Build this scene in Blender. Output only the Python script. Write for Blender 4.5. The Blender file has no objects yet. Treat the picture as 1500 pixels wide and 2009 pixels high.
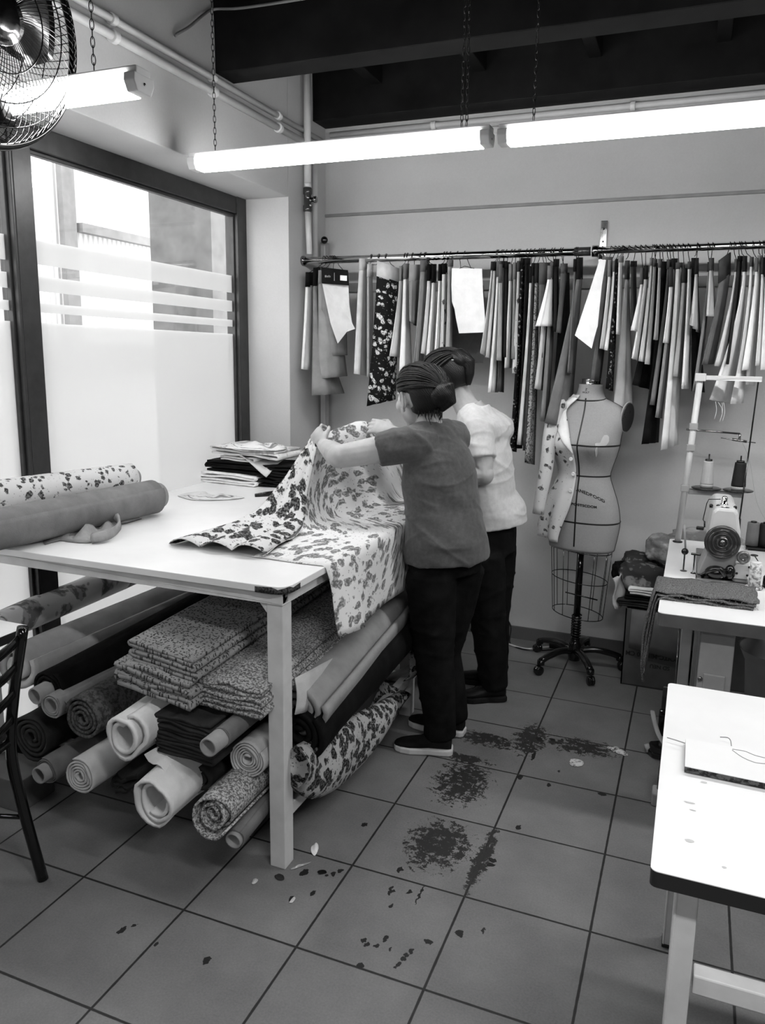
import bpy, bmesh, math, random
import numpy as np
from mathutils import Vector, Matrix, noise

SC = bpy.context.scene
COL = SC.collection
random.seed(7)

# ------------------------------------------------------------------ camera
F_PX, PX0, PY0 = 1495.53, 772.80, 972.98
CAM = Vector((1.5919, -1.2112, 1.5534))
YAW, PITCH, ROLL = 0.37215, -0.18135, 0.01666
_f = Vector((-math.sin(YAW) * math.cos(PITCH), math.cos(YAW) * math.cos(PITCH), math.sin(PITCH)))
_r = Vector((math.cos(YAW), math.sin(YAW), 0))
_u = _r.cross(_f)
RIGHT = math.cos(ROLL) * _r + math.sin(ROLL) * _u
UP = -math.sin(ROLL) * _r + math.cos(ROLL) * _u
FWD = _f
cd = bpy.data.cameras.new('camera')
cam = bpy.data.objects.new('camera', cd)
COL.objects.link(cam)
cam.matrix_world = Matrix(((RIGHT.x, UP.x, -FWD.x, CAM.x), (RIGHT.y, UP.y, -FWD.y, CAM.y), (RIGHT.z, UP.z, -FWD.z, CAM.z), (0, 0, 0, 1)))
cd.sensor_fit = 'AUTO'
cd.sensor_width = 36.0
cd.lens = F_PX / 2009.0 * 36.0
cd.shift_x = (750 - PX0) / 2009.0
cd.shift_y = (PY0 - 1004.5) / 2009.0
cd.clip_start = 0.02
SC.camera = cam

# ------------------------------------------------------------------ world, light, exposure
SC.view_settings.view_transform = 'Standard'
SC.view_settings.look = 'None'
SC.view_settings.gamma = 1.0
SC.view_settings.use_curve_mapping = False
SC.view_settings.exposure = EXPOSURE = 1.25
W = bpy.data.worlds.new('sky')
SC.world = W
W.use_nodes = True
W.node_tree.nodes['Background'].inputs[0].default_value = (1, 1, 1, 1)
W.node_tree.nodes['Background'].inputs[1].default_value = 3.2
LAMP_EMIT = 16.0
SC.cycles.max_bounces = 8
SC.cycles.diffuse_bounces = 3
SC.cycles.transparent_max_bounces = 12
SC.cycles.sample_clamp_indirect = 6.0
SC.cycles.use_denoising = True


def area(name, loc, rot, sx, sy, power):
    l = bpy.data.lights.new(name, 'AREA')
    l.shape = 'RECTANGLE'
    l.size, l.size_y, l.energy = sx, sy, power
    o = bpy.data.objects.new(name, l)
    o.location, o.rotation_euler = loc, rot
    COL.objects.link(o)
    return o


# the workshop's other tube rows, behind and right of the camera
area('tube_row', (2.1, -0.75, 2.42), (0, 0, 0), 1.3, 0.10, 16)
area('tube_row', (3.0, 1.5, 2.30), (0, 0, 0), 1.3, 0.10, 12)
area('tube_row', (1.2, -2.4, 2.35), (0, 0, 0), 1.3, 0.10, 10)

# ------------------------------------------------------------------ helpers


def ray(q):
    return RIGHT * ((q[0] - PX0) / F_PX) - UP * ((q[1] - PY0) / F_PX) + FWD


def onx(q, x):
    d = ray(q)
    return CAM + d * ((x - CAM.x) / d.x)


def ony(q, y):
    d = ray(q)
    return CAM + d * ((y - CAM.y) / d.y)


def onz(q, z):
    d = ray(q)
    return CAM + d * ((z - CAM.z) / d.z)


def depth(p):
    return (Vector(p) - CAM).dot(FWD)


def pxr(p, n):
    "world length of n pixels at point p"
    return n * depth(p) / F_PX


def lin(v):
    return v / 12.92 if v <= 0.04045 else ((v + 0.055) / 1.055) ** 2.4


MATS = {}


class NT:
    "tiny node-tree writer"

    def __init__(s, name):
        s.m = bpy.data.materials.new(name)
        s.m.use_nodes = True
        s.t = s.m.node_tree
        s.b = s.t.nodes['Principled BSDF']
        s.out = s.t.nodes['Material Output']

    def n(s, typ, **kw):
        nd = s.t.nodes.new(typ)
        for k, v in kw.items():
            if k.startswith('i_'):
                nd.inputs[k[2:].replace('_', ' ')].default_value = v
            elif k.startswith('x') and k[1:].isdigit():
                nd.inputs[int(k[1:])].default_value = v
            else:
                setattr(nd, k, v)
        return nd

    def l(s, a, b):
        s.t.links.new(a, b)

    def math(s, op, a, b=None, c=None, clamp=False):
        nd = s.n('ShaderNodeMath', operation=op, use_clamp=clamp)
        for i, v in enumerate((a, b, c)):
            if v is None:
                continue
            if isinstance(v, (int, float)):
                nd.inputs[i].default_value = v
            else:
                s.l(v, nd.inputs[i])
        return nd.outputs[0]

    def ramp(s, fac, stops, interp='LINEAR'):
        nd = s.n('ShaderNodeValToRGB')
        nd.color_ramp.interpolation = interp
        e = nd.color_ramp.elements
        while len(e) < len(stops):
            e.new(0.5)
        for k, (p, v) in enumerate(stops):
            e[k].position = p
            g = lin(v)
            e[k].color = (g, g, g, 1)
        s.l(fac, nd.inputs[0])
        return nd.outputs[0]

    def mix(s, fac, a, b, mode='MIX'):
        nd = s.n('ShaderNodeMix', data_type='RGBA', blend_type=mode)
        for i, v in ((0, fac), (6, a), (7, b)):
            if isinstance(v, (int, float)):
                nd.inputs[i].default_value = v if i == 0 else (lin(v), lin(v), lin(v), 1)
            else:
                s.l(v, nd.inputs[i])
        return nd.outputs[2]

    def coord(s, kind='Object', scale=None):
        c = s.n('ShaderNodeTexCoord').outputs[kind]
        if scale:
            mp = s.n('ShaderNodeMapping')
            mp.inputs['Scale'].default_value = scale
            s.l(c, mp.inputs[0])
            c = mp.outputs[0]
        return c

    def noise(s, vec, scale, detail=3, rough=0.55):
        nd = s.n('ShaderNodeTexNoise')
        nd.inputs['Scale'].default_value = scale
        nd.inputs['Detail'].default_value = detail
        nd.inputs['Roughness'].default_value = rough
        s.l(vec, nd.inputs['Vector'])
        return nd.outputs['Fac']

    def warp(s, vec, scale, amt):
        nd = s.n('ShaderNodeTexNoise')
        nd.inputs['Scale'].default_value = scale
        nd.inputs['Detail'].default_value = 2
        s.l(vec, nd.inputs['Vector'])
        a = s.n('ShaderNodeVectorMath', operation='SUBTRACT')
        s.l(nd.outputs['Color'], a.inputs[0])
        a.inputs[1].default_value = (.5, .5, .5)
        b = s.n('ShaderNodeVectorMath', operation='SCALE')
        s.l(a.outputs[0], b.inputs[0])
        b.inputs['Scale'].default_value = amt
        c = s.n('ShaderNodeVectorMath', operation='ADD')
        s.l(vec, c.inputs[0])
        s.l(b.outputs[0], c.inputs[1])
        return c.outputs[0]

    def bump(s, h, strength=0.3, dist=0.01):
        nd = s.n('ShaderNodeBump')
        nd.inputs['Strength'].default_value = strength
        nd.inputs['Distance'].default_value = dist
        s.l(h, nd.inputs['Height'])
        s.l(nd.outputs[0], s.b.inputs['Normal'])

    def col(s, c):
        s.l(c, s.b.inputs['Base Color'])

    def fin(s, rough=0.7, metal=0.0, spec=0.5, sheen=0.0):
        s.b.inputs['Roughness'].default_value = rough
        s.b.inputs['Metallic'].default_value = metal
        s.b.inputs['Specular IOR Level'].default_value = spec
        if sheen:
            s.b.inputs['Sheen Weight'].default_value = sheen
        return s.m


def grey(name, v, rough=0.7, metal=0.0, spec=0.4, var=0.05, vscale=9.0, bump=0.0, bscale=60.0, stretch=None, folds=0.0, fscale=9.0):
    "plain grey stuff: slight tonal mottling, optional bump and cloth folds"
    if name in MATS:
        return MATS[name]
    k = NT(name)
    co = k.coord('Object', stretch)
    nz = k.noise(co, vscale, 4)
    k.col(k.ramp(nz, [(0.25, max(0, v - var)), (0.75, min(1, v + var))]))
    if folds:
        w = k.noise(k.warp(k.coord('Object', (1, 1, .45)), 5, .15), fscale, 2)
        h = w
        if bump:
            h = k.math('ADD', k.math('MULTIPLY', w, folds), k.math('MULTIPLY', k.noise(co, bscale, 2), bump * .15))
            k.bump(h, 1.0, 0.03)
        else:
            k.bump(h, folds, 0.03)
    elif bump:
        k.bump(k.noise(co, bscale, 3), bump, 0.004)
    MATS[name] = k.fin(rough, metal, spec)
    return MATS[name]


def cloth(name, v, weave=900.0, var=0.05, folds=0.5, fscale=9, rough=0.85):
    if name in MATS:
        return MATS[name]
    return grey(name, v, rough, 0, 0.15, var, 14, bump=0.25, bscale=400, folds=folds, fscale=fscale)


def floral(name, bg, fg, scale=26, cover=0.5, mid=None, coords='UV', streak=(1, 1, 1), contrast=1.0):
    "printed cloth: warped cell blossoms with leaf strokes between them"
    if name in MATS:
        return MATS[name]
    k = NT(name)
    co = k.coord(coords, streak)
    w = k.warp(co, scale * .55, 1.1 / scale)
    v1 = k.n('ShaderNodeTexVoronoi', feature='F1')
    v1.inputs['Scale'].default_value = scale
    k.l(w, v1.inputs['Vector'])
    v2 = k.n('ShaderNodeTexVoronoi', feature='F1')
    v2.inputs['Scale'].default_value = scale * 2.7
    k.l(k.warp(co, scale, .7 / scale), v2.inputs['Vector'])
    n1 = k.noise(w, scale * 1.6, 3)
    blos = k.math('ADD', v1.outputs['Distance'], k.math('MULTIPLY', k.math('SUBTRACT', n1, .5), .9))
    mask = k.ramp(blos, [(cover - .06, 1), (cover + .02, 0)])
    leaf = k.ramp(v2.outputs['Distance'], [(cover * .45 - .05, 1), (cover * .45 + .03, 0)])
    inner = k.ramp(k.noise(co, scale * 4, 2), [(.42, 1), (.52, 0)])
    c = k.mix(mask, bg, fg)
    c2 = k.mix(k.math('MULTIPLY', mask, inner), c, mid if mid is not None else (bg + fg) / 2)
    c3 = k.mix(k.math('MULTIPLY', leaf, .75), c2, (fg * .8 + bg * .2))
    k.col(c3)
    k.bump(k.noise(k.coord('Object'), 14, 2), .25, .02)
    MATS[name] = k.fin(.85, 0, .15)
    return MATS[name]


def speckle(name, a, b, scale=140, cut=.5, coords='Object', rough=.8):
    if name in MATS:
        return MATS[name]
    k = NT(name)
    co = k.coord(coords)
    nz = k.noise(co, scale, 4, .7)
    k.col(k.ramp(nz, [(cut - .06, a), (cut + .06, b)]))
    k.bump(k.noise(co, 16, 2), .25, .02)
    MATS[name] = k.fin(rough, 0, .2)
    return MATS[name]


def plain(name, v, rough=.5, metal=0., spec=.5):
    if name in MATS:
        return MATS[name]
    k = NT(name)
    g = lin(v)
    k.b.inputs['Base Color'].default_value = (g, g, g, 1)
    nz = k.noise(k.coord('Object'), 40, 3)
    k.l(k.ramp(nz, [(.3, max(0, rough - .05)), (.7, min(1, rough + .05))]), k.b.inputs['Roughness'])
    MATS[name] = k.fin(rough, metal, spec)
    return MATS[name]


def emit(name, s):
    k = NT(name)
    e = k.n('ShaderNodeEmission')
    e.inputs[0].default_value = (1, 1, 1, 1)
    e.inputs[1].default_value = s
    k.l(e.outputs[0], k.out.inputs[0])
    return k.m


ORG = {}


def V(*a):
    return Vector(a[0]) if len(a) == 1 else Vector(a)


class MB:
    "collects shapes (world coordinates) and links them as one mesh object"

    def __init__(s):
        s.v, s.f, s.uv, s.sm = [], [], [], []

    def add(s, vs, fs, uvs=None, smooth=True):
        b = len(s.v)
        s.v += [tuple(p) for p in vs]
        s.uv += list(uvs) if uvs is not None else [(p[0] + p[1] * .37, p[2] + p[1] * .71) for p in vs]
        for f in fs:
            s.f.append([b + i for i in f])
            s.sm.append(smooth)
        return s

    def box(s, c, d, rot=None, smooth=False):
        c = V(c)
        M = rot.to_3x3() if rot is not None else Matrix.Identity(3)
        p = [c + M @ Vector((x * d[0] / 2, y * d[1] / 2, z * d[2] / 2)) for x in (-1, 1) for y in (-1, 1) for z in (-1, 1)]
        return s.add(p, [(0, 1, 3, 2), (4, 6, 7, 5), (0, 4, 5, 1), (2, 3, 7, 6), (0, 2, 6, 4), (1, 5, 7, 3)], smooth=smooth)

    def bb(s, lo, hi):
        return s.box([(a + b) / 2 for a, b in zip(lo, hi)], [abs(b - a) for a, b in zip(lo, hi)])

    def rbox(s, c, d, r=.004, rot=None):
        "box with rounded edges"
        bm = bmesh.new()
        bmesh.ops.create_cube(bm, size=1)
        bmesh.ops.scale(bm, vec=d, verts=bm.verts)
        r = min(r, min(d) * .45)
        bmesh.ops.bevel(bm, geom=bm.edges[:], offset=r, segments=2, profile=.6, affect='EDGES')
        M = rot.to_3x3() if rot is not None else Matrix.Identity(3)
        bm.verts.index_update()
        vs = [V(c) + M @ v.co for v in bm.verts]
        fs = [[v.index for v in f.verts] for f in bm.faces]
        bm.free()
        return s.add(vs, fs, smooth=False)

    def tube(s, pts, rad, seg=10, caps=True, ref=None, closed=False, uvscale=1.0):
        pts = [V(p) for p in pts]
        n = len(pts)
        if not isinstance(rad, (list, tuple)):
            rad = [rad] * n
        vs, uvs, L = [], [], 0
        prev = None
        for i, p in enumerate(pts):
            if closed:
                t = pts[(i + 1) % n] - pts[i - 1]
            else:
                t = pts[min(i + 1, n - 1)] - pts[max(i - 1, 0)]
            t = t.normalized() if t.length > 1e-9 else Vector((0, 0, 1))
            if ref is not None:
                a = V(ref[i]) if isinstance(ref, list) else V(ref)
            elif prev is not None:
                a = prev
            else:
                a = Vector((0, 0, 1)) if abs(t.z) < .9 else Vector((1, 0, 0))
            a = a - t * a.dot(t)
            a = a.normalized() if a.length > 1e-6 else t.orthogonal().normalized()
            prev = a
            b = t.cross(a)
            r = rad[i]
            ra, rb = r if isinstance(r, (list, tuple)) else (r, r)
            if i:
                L += (p - pts[i - 1]).length
            for k in range(seg):
                th = 2 * math.pi * k / seg
                vs.append(p + a * (ra * math.cos(th)) + b * (rb * math.sin(th)))
                uvs.append((abs(((k / seg) * 2) - 1) * math.pi * max(ra, rb), L))
        fs = []
        m = n if closed else n - 1
        for i in range(m):
            j = (i + 1) % n
            for k in range(seg):
                k2 = (k + 1) % seg
                fs.append((i * seg + k, i * seg + k2, j * seg + k2, j * seg + k))
        if caps and not closed:
            fs.append(tuple(reversed(range(seg))))
            fs.append(tuple((n - 1) * seg + k for k in range(seg)))
        return s.add(vs, fs, uvs)

    def lathe(s, prof, org, axis=(0, 0, 1), seg=24, ref=None):
        "profile [(r, h)] turned round axis at org"
        ax = V(axis).normalized()
        a = V(ref) if ref else (Vector((1, 0, 0)) if abs(ax.x) < .9 else Vector((0, 1, 0)))
        a = (a - ax * a.dot(ax)).normalized()
        b = ax.cross(a)
        vs = []
        for r, h in prof:
            for k in range(seg):
                th = 2 * math.pi * k / seg
                vs.append(V(org) + ax * h + a * (r * math.cos(th)) + b * (r * math.sin(th)))
        fs = []
        for i in range(len(prof) - 1):
            for k in range(seg):
                k2 = (k + 1) % seg
                fs.append((i * seg + k, i * seg + k2, (i + 1) * seg + k2, (i + 1) * seg + k))
        if prof[0][0] > 1e-6:
            fs.append(tuple(reversed(range(seg))))
        if prof[-1][0] > 1e-6:
            fs.append(tuple((len(prof) - 1) * seg + k for k in range(seg)))
        return s.add(vs, fs)

    def grid(s, rows, uvs=None, closed=False):
        "rows of points -> sheet"
        n, m = len(rows), len(rows[0])
        if uvs is None:
            uvs = []
            acc = [0.0] * m
            for i in range(n):
                u = 0.0
                for j in range(m):
                    if j:
                        u += (V(rows[i][j]) - V(rows[i][j - 1])).length
                    if i:
                        acc[j] += (V(rows[i][j]) - V(rows[i - 1][j])).length
                    uvs.append((u, acc[j]))
        fs = []
        for i in range(n - 1):
            for j in range(m if closed else m - 1):
                j2 = (j + 1) % m
                fs.append((i * m + j, i * m + j2, (i + 1) * m + j2, (i + 1) * m + j))
        return s.add([p for r in rows for p in r], fs, uvs)

    def prism(s, poly, d, smooth=False):
        "3D polygon extruded by vector d"
        n = len(poly)
        d = V(d)
        vs = [V(p) for p in poly] + [V(p) + d for p in poly]
        fs = [tuple(range(n)), tuple(reversed(range(n, 2 * n)))]
        fs += [(i, i + n, (i + 1) % n + n, (i + 1) % n) for i in range(n)]
        return s.add(vs, fs, smooth=smooth)

    def ell(s, c, r, rot=None, seg=20, rings=12):
        M = rot.to_3x3() if rot is not None else Matrix.Identity(3)
        vs = []
        for i in range(rings + 1):
            ph = math.pi * i / rings
            for k in range(seg):
                th = 2 * math.pi * k / seg
                vs.append(V(c) + M @ Vector((r[0] * math.sin(ph) * math.cos(th), r[1] * math.sin(ph) * math.sin(th), r[2] * math.cos(ph))))
        fs = []
        for i in range(rings):
            for k in range(seg):
                k2 = (k + 1) % seg
                fs.append((i * seg + k, (i + 1) * seg + k, (i + 1) * seg + k2, i * seg + k2))
        return s.add(vs, fs)

    def build(s, name, mat, parent=None, label=None, cat=None, group=None, kind=None, thick=0, sub=0, org=None, remesh=0, smooth_it=0, offset=0, bevel=0, wrinkle=None):
        me = bpy.data.meshes.new(name)
        if parent is not None:
            o0 = ORG[parent.name]
        elif org is not None:
            o0 = V(org)
        else:
            a = np.array(s.v)
            lo, hi = a.min(0), a.max(0)
            o0 = Vector(((lo[0] + hi[0]) / 2, (lo[1] + hi[1]) / 2, lo[2]))
        me.from_pydata([tuple(V(p) - o0) for p in s.v], [], s.f)
        me.polygons.foreach_set('use_smooth', s.sm)
        uvl = me.uv_layers.new(name='UVMap')
        li = np.empty(len(me.loops), dtype=np.int32)
        me.loops.foreach_get('vertex_index', li)
        uvl.data.foreach_set('uv', np.array(s.uv, dtype=np.float32)[li].ravel())
        bm = bmesh.new()
        bm.from_mesh(me)
        bmesh.ops.remove_doubles(bm, verts=bm.verts, dist=1e-6)
        if thick == 0 and not remesh:
            bmesh.ops.recalc_face_normals(bm, faces=bm.faces)
        bm.to_mesh(me)
        bm.free()
        o = bpy.data.objects.new(name, me)
        COL.objects.link(o)
        me.materials.append(mat)
        if remesh or sub or thick or bevel:
            if remesh:
                md = o.modifiers.new('r', 'REMESH')
                md.mode = 'VOXEL'
                md.voxel_size = remesh
                md.use_smooth_shade = True
            if smooth_it:
                md = o.modifiers.new('s', 'SMOOTH')
                md.factor, md.iterations = .5, smooth_it
            if thick:
                md = o.modifiers.new('t', 'SOLIDIFY')
                md.thickness, md.offset = thick, offset
            if bevel:
                md = o.modifiers.new('b', 'BEVEL')
                md.width, md.segments, md.limit_method = bevel, 2, 'ANGLE'
            if sub:
                md = o.modifiers.new('u', 'SUBSURF')
                md.levels = md.render_levels = sub
            dg = bpy.context.evaluated_depsgraph_get()
            me2 = bpy.data.meshes.new_from_object(o.evaluated_get(dg))
            o.modifiers.clear()
            o.data = me2
            me2.name = name
            bpy.data.meshes.remove(me)
            if remesh:
                me2.materials.clear()
                me2.materials.append(mat)
                me2.polygons.foreach_set('use_smooth', [True] * len(me2.polygons))
                if wrinkle:
                    wrinkle(me2, o0)
        if parent is not None:
            o.parent = parent
        else:
            o.location = o0
        ORG[o.name] = o0
        tag(o, label, cat, group, kind)
        return o


def tag(o, label=None, cat=None, group=None, kind=None):
    for k, v in (('label', label), ('category', cat), ('group', group), ('kind', kind)):
        if v:
            o[k] = v
    return o


def thing(name, loc, label, cat, group=None):
    o = bpy.data.objects.new(name, None)
    o.empty_display_size = .05
    o.location = loc
    COL.objects.link(o)
    ORG[o.name] = V(loc)
    return tag(o, label, cat, group)


def copy_tree(o, parent=None, shift=None):
    c = o.copy()
    COL.objects.link(c)
    c.parent = parent
    if parent is None and shift is not None:
        c.location = o.location + V(shift)
    ORG[c.name] = V(c.location)
    for ch in [x for x in COL.objects if x.parent == o]:
        copy_tree(ch, c)
    return c


def smoothstep(a, b, x):
    t = min(1, max(0, (x - a) / (b - a)))
    return t * t * (3 - 2 * t)


def spline(pts, n):
    "Catmull-Rom through points"
    P = [V(p) for p in pts]
    if len(P) == 2:
        return [P[0].lerp(P[1], i / (n - 1)) for i in range(n)]
    P = [P[0] * 2 - P[1]] + P + [P[-1] * 2 - P[-2]]
    m = len(P) - 3
    out = []
    for i in range(n):
        t = i / (n - 1) * m
        k = min(int(t), m - 1)
        t -= k
        a, b, c, d = P[k:k + 4]
        out.append(.5 * ((2 * b) + (c - a) * t + (2 * a - 5 * b + 4 * c - d) * t * t + (3 * b - a - 3 * c + d) * t ** 3))
    return out


def nz(x, y=0., z=0.):
    return noise.noise(Vector((x, y, z)))
# ------------------------------------------------------------------ the room
XL, YB, ZC, XW = -0.44, 2.855, 3.04, -0.72     # left wall face, back wall face, ceiling, window plane
SOFFIT, RECY = 2.35, 2.43                        # recess soffit height and its far jamb
XR, YF = 4.3, -4.2
T = .36


def floor_mat():
    k = NT('floor_tiles')
    pos = k.n('ShaderNodeNewGeometry').outputs['Position']
    sep = k.n('ShaderNodeSeparateXYZ')
    k.l(pos, sep.inputs[0])
    wob = k.noise(pos, 30, 2)

    def edge(c):
        a = k.math('ADD', k.math('DIVIDE', c, T), 100.0)
        fr = k.math('FRACT', a)
        return k.math('MULTIPLY', k.math('MINIMUM', fr, k.math('SUBTRACT', 1.0, fr)), T)
    d = k.math('MINIMUM', edge(sep.outputs[0]), edge(sep.outputs[1]))
    d2 = k.math('ADD', d, k.math('MULTIPLY', k.math('SUBTRACT', wob, .5), .002))
    grout = k.ramp(k.math('MULTIPLY', d2, 100), [(.27, 1), (.42, 0)])
    mott = k.noise(pos, 3.5, 5, .6)
    fine = k.noise(pos, 170, 3, .7)
    base = k.ramp(k.math('ADD', k.math('MULTIPLY', mott, .6), k.math('MULTIPLY', fine, .4)), [(.3, .36), (.7, .50)])
    c = k.mix(grout, base, .13)

    def blob(cx, cy, rx, ry):
        a = k.math('DIVIDE', k.math('SUBTRACT', sep.outputs[0], cx), rx)
        b = k.math('DIVIDE', k.math('SUBTRACT', sep.outputs[1], cy), ry)
        return k.math('ADD', k.math('MULTIPLY', a, a), k.math('MULTIPLY', b, b))
    # worn dark patches where people stand
    worn = k.noise(k.warp(pos, 9, .05), 34, 7, .8)
    for q, rx, ry in (((905, 1535), .15, .21), ((858, 1655), .15, .19), ((950, 1450), .22, .08), ((905, 1487), .18, .05), ((1140, 1465), .20, .10), ((945, 1685), .035, .26), ((1040, 1450), .10, .2)):
        w = onz(q, 0)
        g = k.math('SUBTRACT', 1.0, blob(w.x, w.y, rx, ry), clamp=True)
        lim = k.math('ADD', worn, k.math('MULTIPLY', g, .27))
        m = k.ramp(lim, [(.665, 0), (.69, 1)])
        m = k.math('MULTIPLY', m, k.math('GREATER_THAN', g, 0.02))
        c = k.mix(m, c, .17)
    # single drips and scuffs
    wp = k.warp(pos, 70, .020)
    s2 = k.n('ShaderNodeSeparateXYZ')
    k.l(wp, s2.inputs[0])
    spots = [(405, 1884, 9, 7), (239, 1825, 6, 8), (262, 1816, 5, 4), (306, 1853, 5, 3), (713, 1845, 5, 5), (720, 1852, 5, 5), (738, 1857, 6, 4), (755, 1842, 5, 7), (765, 1863, 4, 4),
             (767, 1742, 4, 5), (765, 1750, 4, 6), (771, 1748, 3, 4), (767, 1777, 4, 5), (802, 1750, 4, 4), (822, 1757, 3, 18), (806, 1866, 6, 5), (798, 1874, 6, 4), (791, 1881, 5, 4), (782, 1892, 5, 4), (775, 1897, 4, 3), (840, 1847, 10, 5),
             (901, 1831, 11, 6), (948, 1826, 4, 6), (707, 1894, 9, 5), (784, 1706, 7, 5), (714, 1618, 6, 5), (1017, 1623, 6, 6), (1180, 1558, 10, 4), (1057, 1450, 8, 5), (1083, 1451, 6, 4),
             (1046, 1483, 4, 14), (1020, 1525, 6, 6), (1076, 1540, 5, 5), (1096, 1513, 4, 4), (965, 1688, 10, 5), (962, 1697, 9, 4), (600, 1710, 4, 5), (613, 1753, 5, 6), (571, 1764, 5, 6), (668, 1708, 7, 4), (655, 1714, 6, 4), (640, 1718, 4, 3), (596, 1712, 8, 8)]
    for x, y, a, b in spots:
        w = onz((x, y), 0)
        dd = depth(w)
        rx = a * .85 * dd / F_PX
        ry = b * .85 * dd / F_PX * 1.7
        u = k.math('DIVIDE', k.math('SUBTRACT', s2.outputs[0], w.x), rx)
        vv = k.math('DIVIDE', k.math('SUBTRACT', s2.outputs[1], w.y), ry)
        m = k.math('LESS_THAN', k.math('ADD', k.math('MULTIPLY', u, u), k.math('MULTIPLY', vv, vv)), 1.0)
        c = k.mix(m, c, .1)
    k.col(c)
    k.bump(k.math('ADD', k.math('MULTIPLY', k.math('SUBTRACT', 1.0, grout), .6), k.math('MULTIPLY', fine, .12)), .35, .003)
    return k.fin(.5, 0, .35)


def wall_mat(name, v, var=.03, spec=.25):
    k = NT(name)
    pos = k.n('ShaderNodeNewGeometry').outputs['Position']
    n1 = k.noise(pos, 1.6, 5, .6)
    n2 = k.noise(pos, 120, 3, .7)
    k.col(k.ramp(k.math('ADD', k.math('MULTIPLY', n1, .7), k.math('MULTIPLY', n2, .3)), [(.3, v - var), (.7, v + var)]))
    k.bump(n2, .12, .003)
    return k.fin(.75, 0, spec)


M_floor = floor_mat()
M_wall = wall_mat('wall_paint', .75)
M_dark = wall_mat('dark_ceiling_paint', .05, .015, .06)
M_wall_far = wall_mat('unseen_wall_low_bounce_grey', .45)  # unseen right and front walls, made darker to cut bounced light
M_beam = grey('dark_beam_steel', .085, .6, 0, .12, .03)
M_base = wall_mat('baseboard_tile', .36)

MB().bb((XW - .1, YF, -.05), (XR, YB + .1, 0)).build('floor', M_floor, kind='structure', org=(0, 0, 0))
MB().bb((XL - .4, YB, 0), (XR, YB + .1, ZC)).build('wall_back', M_wall, kind='structure')
wl = MB()
wl.bb((XL - .36, RECY, 0), (XL, YB, ZC))                       # pier between window and corner
wl.bb((XL - .36, YF, SOFFIT), (XL, RECY, ZC))                  # band over the window
wl.bb((XL - .36, YF, 0), (XL, -1.6, SOFFIT))
wl.build('wall_left', M_wall, kind='structure', bevel=.004)
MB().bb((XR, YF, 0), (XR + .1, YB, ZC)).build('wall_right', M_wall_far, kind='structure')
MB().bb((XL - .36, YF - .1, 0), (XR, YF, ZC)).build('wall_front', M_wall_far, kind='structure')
MB().bb((XL - .36, YF, ZC), (XR, YB + .1, ZC + .1)).build('ceiling', M_dark, kind='structure')
MB().bb((-.40, YB - .012, 0), (XR, YB, .072)).build('baseboard_back', M_base, kind='structure', bevel=.002)
MB().bb((XL, RECY + .02, 0), (XL + .012, YB, .07)).build('baseboard_left', M_base, kind='structure', bevel=.002)
# painted ledge line along the back wall
MB().bb((XL, YB - .012, 2.318), (XR, YB, 2.334)).build('trim_1', grey('ledge_paint', .55, .6), kind='structure', bevel=.003)


def steel_beam(n, y, zb, h, w):
    m = MB()
    m.bb((XL, y, zb), (XR, y + w, zb + .018))
    m.bb((XL, y + w / 2 - .01, zb + .018), (XR, y + w / 2 + .01, zb + h - .018))
    m.bb((XL, y, zb + h - .018), (XR, y + w, zb + h))
    m.bb((XL, y, zb + .018), (XR, y + .012, zb + h))
    m.build(n, M_beam, kind='structure', bevel=.004)


steel_beam('trim_2', 1.80, 2.735, ZC - 2.735, .14)
steel_beam('trim_3', 2.70, 2.785, ZC - 2.785, .153)
for k, x in enumerate((-.1, .45, 1.0, 1.55, 2.1)):
    MB().bb((x, 1.94, 2.93), (x + .06, 2.70, ZC)).build('trim_%d' % (4 + k), M_beam, kind='structure', bevel=.004)
MB().bb((XL, .2, 2.86), (XR, .34, ZC)).build('trim_9', M_beam, kind='structure', bevel=.004)

# ---- windows: dark frame, panes with frosted film bands
M_frame = grey('window_frame_bronze', .22, .38, .3, .5, .03, 20)


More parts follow.
